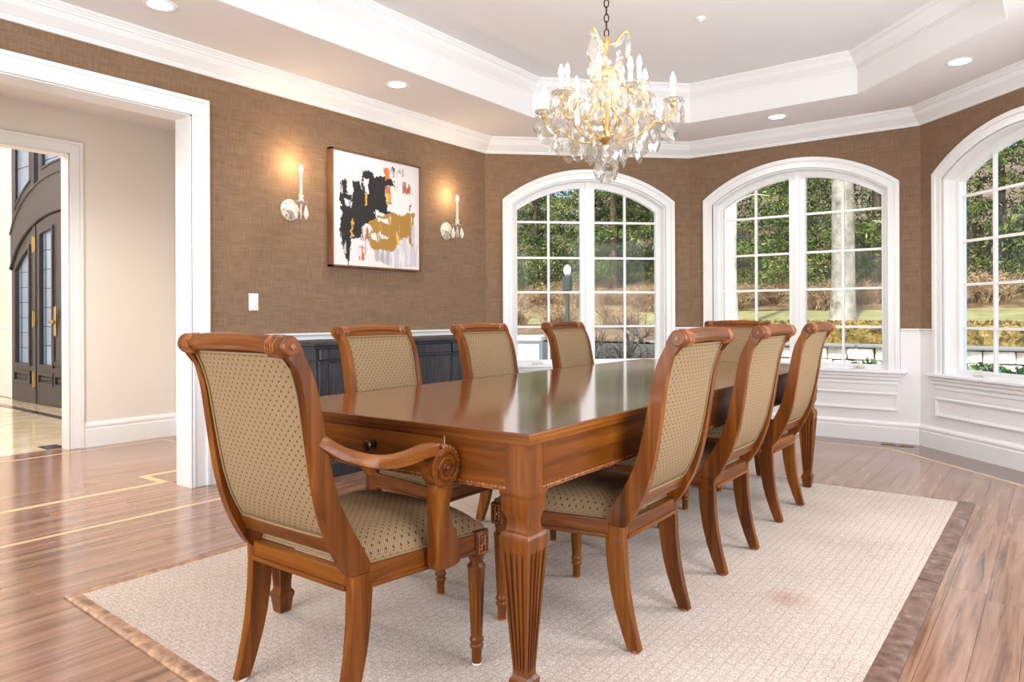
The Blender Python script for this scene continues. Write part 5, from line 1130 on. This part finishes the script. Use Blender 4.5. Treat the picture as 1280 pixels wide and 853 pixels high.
# plants close to the house
def bare_shrub(seed):
    r = random.Random(seed); bm = bmesh.new()
    def grow(p, d, ln, ra, lv):
        q = p+d*ln; m_ = p.lerp(q, .5)+Vector((r.uniform(-.04, .04), r.uniform(-.04, .04), r.uniform(-.02, .05))); add_tube(bm, [p, m_, q], ra, 5, rf=lambda t: ra*(1-.35*t))
        if lv:
            for k2 in range(3 if lv > 1 else 4): grow(p.lerp(q, r.uniform(.45, 1)), (d+Vector((r.uniform(-.9, .9), r.uniform(-.9, .9), r.uniform(-.5, .7)))).normalized(), ln*r.uniform(.55, .85), ra*.62, lv-1)
    for i in range(6): a = i*1.05; grow(Vector((0, 0, -.05)), Vector((math.cos(a)*.9, math.sin(a)*.9, .9)).normalized(), .42, .020, 3)
    me = bpy.data.meshes.new('branches'); bm.to_mesh(me); bm.free(); me.materials.append(MATS['bare_twig']); return me
BS = bare_shrub(4)
for (x, y, rz, q) in ((-4.75, 8.7, 0, 1.35), (-4.1, 9.2, 2, 1.4), (-5.5, 9.9, 4, 1.45)):
    t = empty('bare_shrub', (x, y, -.21), rz); t.scale = (q, q, q*1.1); tag(t, 'dark leafless shrub with twisting branches close outside the window', 'shrub', 'leafless shrubs outside the window'); new_obj('branches', BS, t)
for i, (x, y) in enumerate(((-1.75, 9.3), (-1.0, 8.6), (-.35, 8.8), (.25, 8.5), (.9, 8.8), (-.7, 9.5), (.5, 9.4))):
    t = empty('leafy_shrub', (x, y, -.21), i); tag(t, 'low dark green leafy shrub in the bed below the stone wall', 'shrub', 'green shrubs below the stone wall')
    def blob(n, r): 
        d = r.normal(size=(n, 3)); d /= np.linalg.norm(d, axis=1, keepdims=True); c = d*(r.random((n, 1))**.4)*np.array([.46, .46, .40]); c[:, 2] += .34; return c
    v, f = tufts(2600, blob, .085, .45, 60+i); new_obj('leaves', mesh_vf('leaves', v, f, 'shrub_green'), t)['kind'] = 'stuff'
    bm = bmesh.new()
    for q in range(6): a = q*1.05; add_tube(bm, [(0, 0, 0), (.12*math.cos(a), .12*math.sin(a), .22), (.26*math.cos(a), .26*math.sin(a), .45)], .010, 5)
    bm_obj('stems', bm, 'dark_bark', t)
# lamp post, white pedestal, board fence
t = empty('lamp_post', (-8.45, 13.1, .55)); tag(t, 'dark green garden lamp post with a white lantern', 'lamp post')
bm = bmesh.new(); add_lathe(bm, [(.10, -.1), (.10, .06), (.06, .10), (.045, .14), (.040, 1.30), (.06, 1.32), (.06, 1.36), (.035, 1.38)], 12); bm_obj('post', bm, 'post_green', t, 40)
bm = bmesh.new(); add_box(bm, -.09, .09, -.07, .07, 1.05, 1.34, .01); bm_obj('meter_box', bm, 'post_green', t)
bm = bmesh.new(); add_lathe(bm, [(.05, 1.38), (.08, 1.44), (.085, 1.52), (.06, 1.58), (.02, 1.61)], 14); bm_obj('lantern', bm, 'plastic_white', t, True)
t = empty('pedestal', (-5.30, 7.35, -.21), .45); tag(t, 'white square pedestal outside the window nearest the painting', 'pedestal')
bm = bmesh.new(); add_box(bm, -.17, .17, -.17, .17, 0, .12, .01); add_box(bm, -.135, .135, -.135, .135, .10, .96, .006); bm_obj('shaft', bm, 'plastic_white', t); bm = bmesh.new(); add_box(bm, -.165, .165, -.165, .165, .96, 1.03, .012); bm_obj('cap', bm, 'plastic_white', t)
fn = empty('board_fence', (-1.5, 28.3, zh(-1.5, 28.3)-.1)); tag(fn, 'dark board fence seen between the evergreens on the slope', 'fence')
for i in range(46): box('board', -4.6+i*.2, -4.6+i*.2+.16, -.015, .015, 0, 1.35+.06*(i % 2), 'dark_bark', fn)
for z in (.35, 1.05): box('rail', -4.6, 4.6, .015, .06, z, z+.10, 'dark_bark', fn)
